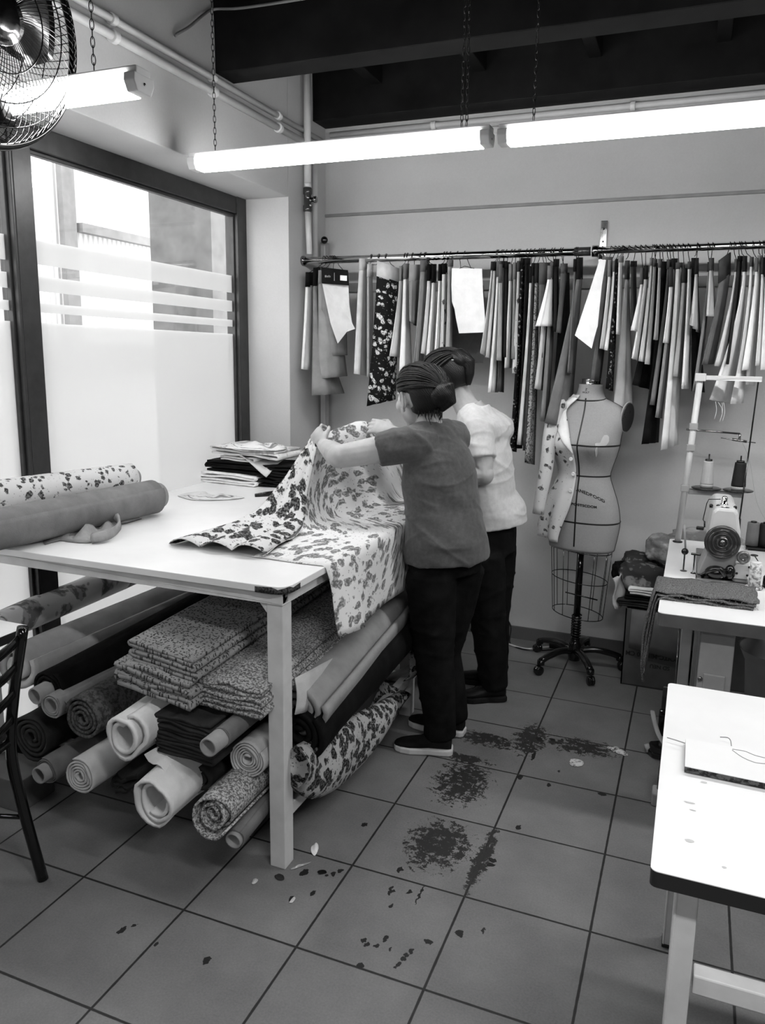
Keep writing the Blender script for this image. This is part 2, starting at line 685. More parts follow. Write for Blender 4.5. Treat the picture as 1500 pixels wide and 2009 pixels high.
def pane_mat():
    k = NT('film_glass')
    pos = k.n('ShaderNodeNewGeometry').outputs['Position']
    sep = k.n('ShaderNodeSeparateXYZ')
    k.l(pos, sep.inputs[0])
    z = sep.outputs[2]
    frost = k.math('LESS_THAN', z, 1.655)
    for a, b in ((1.693, 1.728), (1.771, 1.826), (1.868, 1.955)):
        frost = k.math('MAXIMUM', frost, k.math('MULTIPLY', k.math('GREATER_THAN', z, a), k.math('LESS_THAN', z, b)))
    tr = k.n('ShaderNodeBsdfTransparent')
    tr.inputs[0].default_value = (.93, .93, .93, 1)
    gl = k.n('ShaderNodeBsdfGlossy')
    gl.inputs['Roughness'].default_value = .02
    clear = k.n('ShaderNodeMixShader')
    clear.inputs[0].default_value = .06
    k.l(tr.outputs[0], clear.inputs[1])
    k.l(gl.outputs[0], clear.inputs[2])
    tl = k.n('ShaderNodeBsdfTranslucent')
    tl.inputs[0].default_value = (.62, .62, .62, 1)
    df = k.n('ShaderNodeBsdfDiffuse')
    df.inputs[0].default_value = (.5, .5, .5, 1)
    m1 = k.n('ShaderNodeMixShader')
    m1.inputs[0].default_value = .3
    k.l(tl.outputs[0], m1.inputs[1])
    k.l(df.outputs[0], m1.inputs[2])
    m2 = k.n('ShaderNodeMixShader')
    m2.inputs[0].default_value = .22
    tr2 = k.n('ShaderNodeBsdfTransparent')
    k.l(m1.outputs[0], m2.inputs[1])
    k.l(tr2.outputs[0], m2.inputs[2])
    gl2 = k.n('ShaderNodeBsdfGlossy')
    gl2.inputs['Roughness'].default_value = .18
    m3 = k.n('ShaderNodeMixShader')
    m3.inputs[0].default_value = .04
    k.l(m2.outputs[0], m3.inputs[1])
    k.l(gl2.outputs[0], m3.inputs[2])
    mx = k.n('ShaderNodeMixShader')
    k.l(frost, mx.inputs[0])
    k.l(clear.outputs[0], mx.inputs[1])
    k.l(m3.outputs[0], mx.inputs[2])
    k.l(mx.outputs[0], k.out.inputs[0])
    return k.m


M_pane = pane_mat()


def window(n, y0, y1, left_stile, right_stile):
    root = thing(n, (XW, (y0 + y1) / 2, 0), None, None)
    root['kind'] = 'structure'
    m = MB()
    m.bb((XW - .05, y0, SOFFIT - .085), (XW + .022, y1, SOFFIT))
    m.bb((XW - .05, y0, 0), (XW + .02, y1, .09))
    m.bb((XW - .05, y0, 0), (XW + .028, y0 + left_stile, SOFFIT))
    m.bb((XW - .05, y1 - right_stile, 0), (XW + .028, y1, SOFFIT))
    # inner glazing bead
    for a, b in ((y0 + left_stile, y0 + left_stile + .012), (y1 - right_stile - .012, y1 - right_stile)):
        m.bb((XW - .02, a, .09), (XW + .008, b, SOFFIT - .085))
    m.bb((XW - .02, y0, SOFFIT - .1), (XW + .008, y1, SOFFIT - .085))
    f = m.build('window_frame', M_frame, root, bevel=.003)
    f['kind'] = 'structure'
    g = MB().bb((XW - .012, y0 + left_stile, .09), (XW - .008, y1 - right_stile, SOFFIT - .085)).build('pane', M_pane, root)
    g['kind'] = 'structure'
    return root


window('window_1', .925, RECY, .085, .085)
window('window_2', -.55, .925, .08, .012)
MB().bb((XW - .05, -1.6, 0), (XW + .02, -.55, SOFFIT)).build('wall_window_side', M_wall, kind='structure')
# ---- what stands outside the window
M_sid = NT('corrugated_white')
_z = M_sid.n('ShaderNodeTexWave', wave_type='BANDS', bands_direction='Y')
_z.inputs['Scale'].default_value = 5
M_sid.l(M_sid.n('ShaderNodeNewGeometry').outputs['Position'], _z.inputs['Vector'])
M_sid.col(M_sid.ramp(_z.outputs['Fac'], [(.2, .72), (.6, .9)]))
M_sid = M_sid.fin(.7)
MB().bb((-4.0, -3, -.2), (-3.8, 9, 6)).build('exterior_wall', M_sid, kind='structure')
ex = MB()
for y0, y1, z0, z1 in ((1.4, 2.0, 2.2, 5), (4.3, 4.45, 1.6, 5), (2.3, 2.4, 2.4, 5)):
    ex.bb((-3.8, y0, z0), (-3.74, y1, z1))
ex.bb((-3.8, -3, 1.35), (-3.7, 9, 1.62))
ex.bb((-3.8, 4.5, 2.62), (-3.72, 9, 2.7))
ex.build('exterior_wall_trim', grey('facade_grey', .5, .8), kind='structure')
MB().bb((-2.0, 3.28, -.2), (-1.5, 5.4, 4.5)).build('exterior_pillar', grey('render_grey', .36, .8, var=.06), kind='structure')
MB().bb((-9, -4, -.3), (XW - .1, 10, -.2)).build('exterior_ground', grey('yard_concrete', .6, .9), kind='structure')
# ------------------------------------------------------------------ lamps, chains, pipes, fan
M_white_metal = grey('white_enamel', .86, .45, 0, .5, .03)
M_lampcap = grey('lamp_end_plastic', .85, .5, 0, .4, .03)
M_diff = emit('lit_diffuser', LAMP_EMIT)
M_black = plain('black_plastic', .07, .42)
M_blackmetal = plain('black_metal', .06, .35, 0, .5)
M_chrome = plain('chrome', .88, .3, 1.0)
M_steel = plain('dull_steel', .55, .4, 1.0)
M_chain = plain('chain_metal', .32, .5, .6)
M_pipe = grey('painted_pipe', .80, .5, 0, .4, .03)


def strip_light(x0, x1, y, z, label):
    t = thing('strip_light', ((x0 + x1) / 2, y, z), label, 'light', 'tube lights hung on chains')
    MB().rbox(((x0 + x1) / 2, y, z + .026), (x1 - x0 - .004, .056, .022), .004).build('housing', M_white_metal, t)
    prof = [(-.036, .015), (-.038, -.004), (-.026, -.028), (.026, -.028), (.038, -.004), (.036, .015)]
    MB().prism([(x0 + .035, y + a, z + b) for a, b in prof], (x1 - x0 - .07, 0, 0)).build('diffuser', M_diff, t, label='lit white diffuser')
    for xa in (x0, x1 - .035):
        c = MB().prism([(xa, y + a * 1.06, z + b * 1.06 + .003) for a, b in prof], (.035, 0, 0)).build('end_cap', M_lampcap, t, bevel=.003)
        ex_ = xa - .0005 if xa == x0 else xa + .0355
        MB().lathe([(.004, -.001), (.004, .001)], (ex_, y, z - .004), (1, 0, 0), 8).build('screw', M_black, c)
    return t


LY = 1.5
strip_light(-.353, .871, LY, 2.294, 'long lit tube light spanning the middle of the room, over the cutting table')
strip_light(.897, 2.12, LY, 2.292, 'long lit tube light at the upper right, hanging in front of the clothes rail wall')
strip_light(-.43, .185, .55, 2.245, 'short lit tube light at the upper left, behind the fan')


def chain(a, b, label):
    a, b = V(a), V(b)
    n = max(3, int((b - a).length / .021))
    m = MB()
    d = (b - a) / n
    t = d.normalized()
    s1 = t.orthogonal().normalized()
    s2 = t.cross(s1)
    for i in range(n):
        c = a + d * (i + .5)
        sd = s1 if i % 2 else s2
        pts = []
        for k in range(10):
            th = 2 * math.pi * k / 10
            pts.append(c + t * (.0145 * math.sin(th)) + sd * (.0052 * math.cos(th)))
        m.tube(pts, .0013, 5, closed=True)
    # hook through the lamp
    m.tube([a, a - t * .012 + s1 * .006, a - t * .02], .0014, 5)
    return m.build('lamp_chain', M_chain, label=label, cat='chain', group='chains the tube lights hang on')


def up(q, y, z, z1):
    p = ony(q, y)
    return (p.x, y, z), (p.x, y, z1)


_a, _b = up((422, 290), LY, 2.335, ZC)
chain(_a, _b, 'thin dark chain holding the left end of the middle tube light')
_a, _b = up((905, 250), LY, 2.335, ZC)
chain(_a, _b, 'dark chain at the right end of the middle tube light, nearer the window')
chain((_a[0] + .018, LY, 2.335), (_b[0] + .012, LY, ZC), 'dark chain at the right end of the middle tube light, beside the second lamp')
_a, _b = up((1046, 240), LY, 2.333, ZC)
chain(_a, _b, 'dark chain holding the left end of the right tube light')
_a, _b = up((184, 128), .55, 2.287, ZC)
chain(_a, _b, 'dark chain holding the short tube light beside the fan')


def pipe(pts, r, label, name='pipe', mat=None, cat='pipe', clips=(), n=0):
    t = thing(name, pts[0], label, cat)
    MB().tube(pts if not n else spline(pts, n), r, 12).build('tube', mat or M_pipe, t)
    for c, ax in clips:
        MB().lathe([(r * 1.5, -.012), (r * 1.5, .012)], c, ax, 12).build('clip', M_white_metal, t, bevel=.002)
    return t


_p1, _p2 = onx((162, 15), -.420), onx((590, 245), -.420)
pipe([(-.420, -1.5, 2.70), (-.420, 2.80, 2.70)], .0135, 'upper of the two painted pipes running along the top of the window wall',
     clips=[((-.420, y, 2.70), (0, 1, 0)) for y in (1.15, 1.75, 2.3)])
pipe([(-.418, -1.5, 2.645), (-.418, 2.80, 2.645)], .016, 'lower of the two painted pipes running along the top of the window wall',
     clips=[((-.418, y, 2.645), (0, 1, 0)) for y in (1.15, 1.75, 2.3)])
pipe([(-.40, 2.835, 2.745), (XR - .1, 2.835, 2.745)], .015, 'upper painted pipe along the back wall, just under the dark beam', clips=[((x, 2.835, 2.745), (1, 0, 0)) for x in (.2, 1.2, 2.2)])
pipe([(-.40, 2.832, 2.695), (XR - .1, 2.832, 2.695)], .017, 'lower painted pipe along the back wall, behind the tube lights', clips=[((x, 2.832, 2.695), (1, 0, 0)) for x in (.2, 1.2, 2.2)])

# corner risers on the pier
_y = 2.555
t = thing('water_riser', (-.395, _y, 2.1), 'white vertical pipe with a dark shut-off valve in the corner', 'pipe')
MB().tube([(-.395, _y, ZC), (-.395, _y, 2.415)], .0185, 14).build('tube', M_pipe, t)
MB().tube([(-.395, _y, 2.30), (-.385, _y, 2.08)], .0155, 14).build('lower_tube', M_pipe, t)
v = MB().lathe([(.021, 0), (.024, .006), (.024, .03), (.02, .035), (.02, .085), (.024, .09), (.024, .118), (.02, .122)], (-.395, _y, 2.295), (0, 0, 1), 16).build('valve', plain('valve_grey', .22, .4), t)
MB().lathe([(.012, 0), (.012, .02), (.017, .022), (.017, .034), (.010, .037)], (-.378, _y - .0, 2.355), (1, .0, 0), 14).build('valve_knob', M_steel, v)
for zz in (2.325, 2.35):
    MB().rbox((-.3725, _y - .012, zz), (.004, .012, .007), .001).build('band_mark', M_white_metal, v)
MB().lathe([(.019, 0), (.019, .02)], (-.394, _y, 2.42), (0, 0, 1), 14).build('joint', M_white_metal, t)
pipe([(-.420, 2.615, ZC), (-.420, 2.615, 2.10)], .011, 'thin painted pipe directly behind the shut-off valve')
pipe([(-.418, 2.685, 2.66), (-.418, 2.685, 2.08)], .0145, 'painted pipe in the room corner, right of the shut-off valve')
t = thing('drain_pipe', (-.41, 2.76, 0), 'grey square trunking down the room corner behind the hanging patterns', 'pipe')
MB().rbox((-.405, 2.775, 1.09), (.03, .05, 2.16), .004).build('trunking', grey('trunk_grey', .62, .5), t)
MB().lathe([(.016, 0), (.019, .004), (.019, .02), (.012, .026)], (-.385, 2.73, 2.175), (.5, -.9, 0), 14).build('cap', M_black, t)

# loose electric cable under the beam
cb = [onx((344, 70), -.436), onx((348, 66), -.425), onx((372, 52), -.42), onx((398, 30), -.42), ony((420, 18), 1.775), ony((470, 16), 1.785), ony((560, 3), 1.785), ony((640, -10), 1.79)]
tag(MB().tube(spline(cb, 30), .006, 8).build('electric_cable', grey('cable_grey', .45, .5)), 'grey electric cable looping from a hole in the window wall to the beam', 'cable')

# ---- wall fan, upper left
fc = CAM + RIGHT * ((-42 - PX0) / F_PX * 1.85) + UP * ((PY0 - 36) / F_PX * 1.85) + FWD * 1.85
fn = (Vector((1.0, -.06, -.10))).normalized()
fr = .285
fu = (Vector((0, 0, 1)) - fn * fn.z).normalized()
fv = fn.cross(fu)
t = thing('wall_fan', (XL, fc.y, fc.z), 'big black caged fan in the upper left corner, in front of a lamp', 'fan')


def fp(r, a, h):
    return fc + fu * (r * math.cos(a)) + fv * (r * math.sin(a)) + fn * h


m = MB()
m.tube([fp(fr, 2 * math.pi * k / 64, 0) for k in range(64)], .009, 8, closed=True)
m.tube([fp(fr - .004, 2 * math.pi * k / 64, .016) for k in range(64)], .004, 6, closed=True)
m.build('rim', M_blackmetal, t)
for nm, sgn in (('front_cage', 1), ('rear_cage', -1)):
    m = MB()
    N = 84
    for k in range(N):
        a = 2 * math.pi * k / N
        pts = []
        for i in range(9):
            s_ = i / 8
            r = .055 + (fr - .055) * s_
            h = sgn * (.075 * math.sqrt(max(0, 1 - s_ ** 2.6)) + .004)
            pts.append(fp(r, a + sgn * .38 * (1 - s_), h))
        m.tube(pts, .0013, 4, caps=False)
    for r in (.12, .185, .24):
        s_ = (r - .055) / (fr - .055)
        h = sgn * (.075 * math.sqrt(1 - s_ ** 2.6) + .004)
        m.tube([fp(r, 2 * math.pi * k / 48, h) for k in range(48)], .0018, 5, closed=True)
    m.build(nm, M_blackmetal, t)
MB().lathe([(.062, .0), (.060, .008), (.03, .014), (0, .015)], fc + fn * .076, fn, 24).build('badge', M_steel, t)
for k in range(3):
    a0 = 2 * math.pi * k / 3 + .5
    rows = []
    for i in range(9):
        r = .05 + .19 * i / 8
        row = []
        for j in range(9):
            s_ = j / 8 - .5
            wdt = (.75 + .35 * math.sin(i / 8 * 2.6))
            row.append(fp(r, a0 + s_ * wdt + .45 * i / 8, s_ * .06 * (1 - .2 * i / 8)))
        rows.append(row)
    MB().grid(rows).build('blade', M_black, t, thick=.003)
MB().lathe([(.05, .03), (.055, .0), (.06, -.06), (.05, -.13), (.02, -.14)], fc, fn, 20).build('motor', M_black, t)
mo = fc - fn * .12
MB().tube([mo, V(mo.x - .12, mo.y, mo.z + .01), V(XL, mo.y, mo.z + .04)], .016, 10).build('arm', M_blackmetal, t)
MB().rbox((XL + .008, mo.y, mo.z + .04), (.016, .1, .14), .004).build('wall_plate', M_blackmetal, t)

# ------------------------------------------------------------------ clothes rail
RY, RZ = 2.58, 2.051
t = thing('clothes_rail', (XL, RY, RZ), 'long chrome rail along the back wall carrying the hanging patterns', 'rail')
MB().tube([(XL + .004, RY, RZ), (1.075, RY, RZ)], .0185, 16).build('tube', M_chrome, t)
MB().tube([(1.09, RY, RZ + .003), (XR - .05, RY, RZ + .003)], .0165, 16).build('second_tube', M_chrome, t)
MB().lathe([(.026, 0), (.026, .012), (.021, .018)], (XL, RY, RZ), (1, 0, 0), 18).build('flange', M_steel, t)
MB().tube([(1.005, RY, RZ), (1.078, RY, RZ)], .0205, 16).build('sleeve', plain('dark_sleeve', .2, .5), t)
b = MB()
b.rbox((1.10, YB - .006, 2.10), (.032, .012, .26), .003)
b.rbox((1.10, (RY + YB) / 2, RZ + .004), (.03, YB - RY, .02), .003)
b.lathe([(.026, -.014), (.026, .014)], (1.10, RY, RZ), (1, 0, 0), 16)
b.build('bracket', M_steel, t)
for zz in (2.19, 2.13):
    MB().lathe([(.005, 0), (.004, .003)], (1.10, YB - .012, zz), (0, -1, 0), 8).build('screw', M_black, t)
t = thing('wall_bar', (.6, YB, 1.9), 'flat grey bar fixed to the back wall behind the hanging patterns', 'bar')
MB().bb((-.40, YB - .02, 1.905), (XR, YB - .002, 1.955)).build('strip', grey('bar_grey', .5, .4), t, bevel=.003)
# ------------------------------------------------------------------ patterns hanging on the rail
M_fdark = floral('floral_dark', .07, .80, 30, .36, .35)
M_fnight = floral('floral_night', .05, .55, 60, .30, .3)
M_blot = floral('blotch_print', .80, .15, 16, .30, .45)
M_speck = speckle('speckled_cloth', .16, .62, 120, .47)
M_wire = plain('hanger_wire', .16, .4, .5)
PM = {'fd': M_fdark, 'fn': M_fnight, 'bl': M_blot, 'sp': M_speck}


def pm(t):
    if isinstance(t, str):
        return PM[t]
    t = round(min(.93, t + (.07 if t > .58 else 0)) * 20) / 20
    return cloth('pattern_cloth_%02d' % round(t * 100), t, folds=.35, fscale=12, var=.04)


ORD = ('first second third fourth fifth sixth seventh eighth ninth tenth eleventh twelfth thirteenth fourteenth fifteenth sixteenth seventeenth eighteenth nineteenth twentieth').split()
TENS = {2: 'twenty', 3: 'thirty', 4: 'forty', 5: 'fifty', 6: 'sixty', 7: 'seventy'}


def ordw(n):
    if n <= 20:
        return ORD[n - 1]
    a, b = divmod(n, 10)
    return TENS[a] + '-' + ORD[b - 1] if b else TENS[a][:-1] + 'ieth'


def tone_word(t):
    if isinstance(t, str):
        return {'fd': 'black and white flowered', 'fn': 'dark flowered', 'bl': 'blotch-printed', 'sp': 'speckled'}[t]
    return 'black' if t < .16 else 'charcoal' if t < .35 else 'mid-grey' if t < .5 else 'grey' if t < .62 else 'pale grey' if t < .76 else 'white'


HG = 'patterns hanging on the wall rail'
PIECES = []


def sheet(m, tl, tr, ytl, ytr, bl, br, ybl, ybr, dt, db, y0, rip=.005, wav=2.2, N=14, Mc=11, seed=0., pw=1.25, fold=3.0):
    rows = []
    for i in range(N + 1):
        t = i / N
        te = t ** pw
        row = []
        for j in range(Mc + 1):
            s_ = j / Mc
            px = (tl + (bl - tl) * te) * (1 - s_) + (tr + (br - tr) * te) * s_
            pyt = ytl * (1 - s_) + ytr * s_
            pyb = ybl * (1 - s_) + ybr * s_
            py = pyt + (pyb - pyt) * t
            d = dt + (db - dt) * t
            p = ony((px, py), y0 - d + 2 * d * s_ ** fold)
            p.x += rip * (.25 + t) * math.sin(s_ * math.pi * 2 * wav + seed + t * 1.3) * min(1, 4 * s_ * (1 - s_) + .25)
            row.append(p)
        rows.append(row)
    m.grid(rows)


def hook(par, hx, hz, y0, tx):
    "wire hook over the rail"
    p = []
    r = .0215
    for k in range(7):
        a = math.pi * (1.05 - k / 6 * 1.05)
        p.append((hx, RY + r * math.cos(a) * 1, RZ + r * math.sin(a)))
    p.append((hx * .6 + tx * .4, RY + r * .6, RZ - .03))
    p.append((tx, RY, hz))
    return MB().tube(p, .0017, 6).build('hook', M_wire, par)


def piece(tl, tr, yt, bl, br, ybl, ybr, tone, htone=None, hh=0, hx=None, desc=None, dt=.05, db=.12, y0=RY, rip=.005, pw=1.25, extra=None, slope=0):
    PIECES.append(dict(tl=tl, tr=tr, yt=yt, bl=bl, br=br, ybl=ybl, ybr=ybr, tone=tone, htone=htone, hh=hh, hx=hx, desc=desc, dt=dt, db=db, y0=y0, rip=rip, pw=pw, extra=extra, slope=slope))


# (top left, top right, top y, bottom left, bottom right, bottom y left/right, tone, header tone, header height)
piece(599, 613, 560, 590, 613, 724, 727, .82, .07, 26, 636, 'white pattern at the left end of the rail, dark motif on its side')
piece(614, 626, 558, 611, 675, 776, 772, .50, .07, 33, 641, 'long grey pattern with a frayed hem, lowest of the left bundle', pw=1.6)
piece(624, 640, 554, 625, 681, 743, 738, .55, .5, 24, 648, 'grey pattern second lowest in the left bundle', db=.10, pw=.5)
piece(630, 672, 556, 631, 681, 698, 697, .52, None, 0, 652, 'mid-length grey pattern under the pointed white one', db=.07, dt=.06, pw=.4)
piece(690, 694, 0, 0, 0, 0, 0, .72, .06, 0, 656, 'pointed white pattern under a black header card with a white sticker',
      extra=('poly', [(631, 552), (683, 558), (685, 600), (690, 633), (696, 645), (680, 651), (662, 674), (648, 634), (640, 597)], 2.47, [(630, 524), (682, 530), (684, 560), (631, 556)]))
piece(704, 720, 527, 694, 719, 733, 738, .74, .66, 20, 729, None, pw=.9)
piece(720, 730, 540, 720, 733, 740, 742, .60, .7, 22, 744, None)
piece(739, 781, 546, 719, 776, 797, 784, 'fd', .66, 27, 758, 'long black and white flowered pattern under a tilted white header card', dt=.045, db=.05, rip=.004, y0=2.47, slope=15)
piece(783, 790, 548, 763, 784, 698, 701, .80, .55, 26, 795, None, db=.14)
piece(791, 801, 545, 783, 809, 728, 728, .84, .45, 28, 800, 'broad white long pattern just left of the dark-haired heads', db=.13)
piece(802, 823, 549, 803, 816, 630, 640, .52, .58, 30, 810, 'short grey pattern behind a translucent header card')
piece(824, 840, 530, 810, 830, 712, 714, .50, .42, 20, 826, None)
piece(838, 847, 548, 825, 839, 692, 698, .78, .06, 30, 834, None)
piece(847, 854, 552, 836, 849, 697, 698, .76, .06, 34, 836, None)
piece(860, 867, 548, 852, 864, 690, 692, .85, .06, 30, 872, None)
piece(867, 877, 535, 862, 875, 690, 692, 'bl', .07, 18, 877, None)
piece(878, 887, 520, 874, 886, 692, 694, .60, .45, 10, 884, None)
piece(0, 0, 0, 0, 0, 0, 0, .30, None, 0, 898, 'wide dark grey cloth hanging behind the short white trouser pattern',
      extra=('poly', [(880, 560), (948, 560), (950, 620), (947, 712), (905, 712), (878, 700), (876, 640)], 2.66, None))
piece(0, 0, 0, 0, 0, 0, 0, .84, None, 0, 912, 'short white trouser-shaped pattern hanging flat to the room',
      extra=('poly', [(886, 526), (945, 527), (947, 575), (951, 625), (949, 652), (900, 654), (894, 625), (891, 606), (886, 592), (885, 560)], 2.50, None))
piece(963, 969, 527, 941, 955, 690, 703, .75, .2, 14, 975, None)
piece(967, 974, 528, 953, 962, 700, 704, .66, .1, 14, 977, None)
piece(974, 983, 540, 957, 976, 770, 770, .82, .4, 28, 978, 'long white pattern at the left of the middle cluster')
piece(984, 992, 522, 974, 988, 768, 770, .28, .12, 10, 985, None, db=.09)
piece(978, 987, 552, 974, 986, 706, 709, .62, .35, 34, 988, None, y0=2.55)
piece(990, 999, 524, 987, 997, 700, 702, .10, .12, 10, 994, None)
piece(998, 1006, 548, 989, 1002, 722, 722, .72, .5, 30, 1004, None)
piece(1006, 1014, 545, 1003, 1013, 704, 706, .55, .45, 30, 1010, None)
piece(1014, 1022, 530, 1005, 1015, 732, 733, 'bl', .25, 18, 1018, None)
piece(1021, 1030, 514, 1000, 1013, 885, 887, 'fn', .08, 8, 1021, 'very long dark flowered pattern, left of the long white strip')
piece(1030, 1039, 516, 1014, 1023, 880, 880, .12, .1, 10, 1034, None, db=.10)
piece(1038, 1046, 552, 1013, 1029, 872, 874, .84, .12, 30, 1041, 'very long white strip among the dark flowered patterns')
piece(1043, 1049, 538, 1026, 1036, 884, 884, .25, .1, 22, 1049, None)
piece(1049, 1059, 552, 1029, 1048, 908, 912, 'sp', .14, 36, 1058, 'longest pattern, speckled grey, almost down to waist height')
piece(1057, 1077, 555, 1055, 1068, 700, 704, .42, .34, 40, 1062, None)
piece(1063, 1075, 610, 1048, 1063, 762, 766, .66, None, 0, 1066, None, y0=2.54)
piece(1079, 1090, 525, 1060, 1075, 826, 828, .48, .35, 12, 1069, None)
piece(1074, 1083, 545, 1050, 1085, 640, 640, .86, .4, 24, 1083, 'short white flared pattern, bell-shaped, left of the dress form neck', y0=2.47, db=.06)
piece(1086, 1095, 520, 1085, 1096, 650, 652, .15, .1, 12, 1088, None)
piece(1099, 1111, 533, 1091, 1102, 652, 655, .40, .36, 16, 1100, None)
piece(1100, 1116, 535, 1083, 1121, 800, 815, .10, None, 0, 1104, None, y0=2.66, db=.08)
piece(1125, 1133, 530, 1112, 1124, 730, 735, .40, .1, 22, 1130, None)
piece(1131, 1141, 545, 1067, 1118, 830, 840, .45, .12, 40, 1133, 'wide grey flared pattern falling behind the jacket shoulder', db=.14, pw=1.1)
piece(1178, 1189, 510, 0, 0, 0, 0, .86, .6, 8, 1181, 'large white triangular pattern pointing left above the dress form',
      extra=('poly', [(1176, 508), (1188, 510), (1180, 560), (1172, 640), (1168, 652), (1160, 684), (1127, 658), (1150, 590)], 2.44, None))
piece(1181, 1199, 538, 1158, 1178, 745, 748, .36, .42, 34, 1198, None)
piece(1192, 1199, 540, 1175, 1189, 683, 687, .82, .5, 30, 1206, None)
piece(1202, 1208, 530, 1185, 1197, 686, 690, .82, .4, 18, 1213, None)
piece(1207, 1213, 520, 1188, 1201, 762, 768, 'fn', .12, 12, 1220, 'dark flowered strip rising right behind the dress form neck')
piece(1213, 1221, 512, 1208, 1216, 655, 658, .72, .5, 10, 1222, None)
piece(1226, 1233, 545, 1202, 1242, 800, 815, .72, .3, 34, 1233, 'broad pale pattern with a darker lower part, right of the neck', pw=1.0, db=.05, y0=2.64)
piece(1237, 1247, 520, 1238, 1248, 640, 642, .18, .1, 8, 1245, None)
piece(1256, 1260, 555, 1237, 1252, 648, 651, .80, .3, 30, 1256, None, y0=2.50)
piece(1263, 1269, 545, 1238, 1253, 703, 708, .82, .15, 24, 1265, None)
piece(1275, 1280, 518, 1252, 1267, 708, 711, .84, .4, 12, 1279, 'white pattern fanning out widest in the right-middle cluster')
piece(1281, 1287, 520, 1265, 1276, 714, 716, .68, .3, 12, 1286, None)
piece(1284, 1294, 530, 1240, 1276, 755, 765, .08, .1, 14, 1282, None, y0=2.66, db=.08)
piece(1291, 1297, 522, 1282, 1291, 666, 668, .58, .3, 14, 1293, None, y0=2.52)
piece(1296, 1307, 545, 1257, 1291, 872, 868, .07, .1, 32, 1298, 'very long black pattern, lowest at the middle right', db=.12)
piece(1308, 1315, 525, 1275, 1288, 794, 796, .46, .3, 16, 1307, None)
piece(1317, 1327, 525, 1285, 1298, 819, 821, .55, .12, 18, 1319, None, db=.13)
piece(1312, 1319, 560, 1300, 1311, 672, 674, .76, .2, 36, 1312, None, y0=2.50)
piece(1325, 1337, 525, 1295, 1329, 884, 873, .82, .3, 10, 1329, 'longest white pattern at the right, reaching lowest of the pale ones', db=.12)
piece(1337, 1346, 552, 1320, 1335, 738, 741, .60, .2, 26, 1338, None)
piece(1349, 1356, 525, 1336, 1351, 763, 763, .82, .3, 12, 1348, None)
piece(1356, 1368, 540, 1355, 1382, 768, 770, .08, .09, 34, 1366, None, y0=2.66, db=.08)
piece(1363, 1367, 535, 1353, 1371, 636, 654, .62, .08, 24, 1367, None, y0=2.50)
piece(1388, 1394, 530, 1358, 1369, 768, 768, .50, .2, 16, 1387, None)
piece(1391, 1398, 528, 1384, 1407, 620, 622, .70, .3, 22, 1396, 'short pale triangular pattern left of the dark header card')
piece(1409, 1431, 545, 1375, 1400, 716, 714, .42, .26, 42, 1430, 'grey pattern under a slanted dark header card, near the right end', db=.10, slope=-16)
piece(1441, 1447, 530, 1401, 1425, 718, 720, .75, .3, 22, 1438, None)
piece(1447, 1455, 510, 1424, 1433, 714, 716, .14, .12, 8, 1448, None)
piece(1457, 1463, 530, 1390, 1432, 784, 791, .85, .14, 28, 1452, 'long white pattern trailing loose threads from its hem', pw=1.5)
piece(1471, 1476, 520, 1431, 1457, 793, 791, .82, .3, 16, 1459, None, pw=1.5)
piece(1481, 1487, 530, 1455, 1478, 727, 723, .88, .4, 24, 1474, None)
piece(1486, 1493, 515, 1462, 1480, 755, 757, .70, .5, 14, 1487, None, y0=2.62)
piece(1493, 1499, 535, 1480, 1500, 718, 715, .85, .2, 30, 1494, None)
piece(1500, 1507, 540, 1491, 1516, 726, 724, .84, .12, 40, 1497, None)

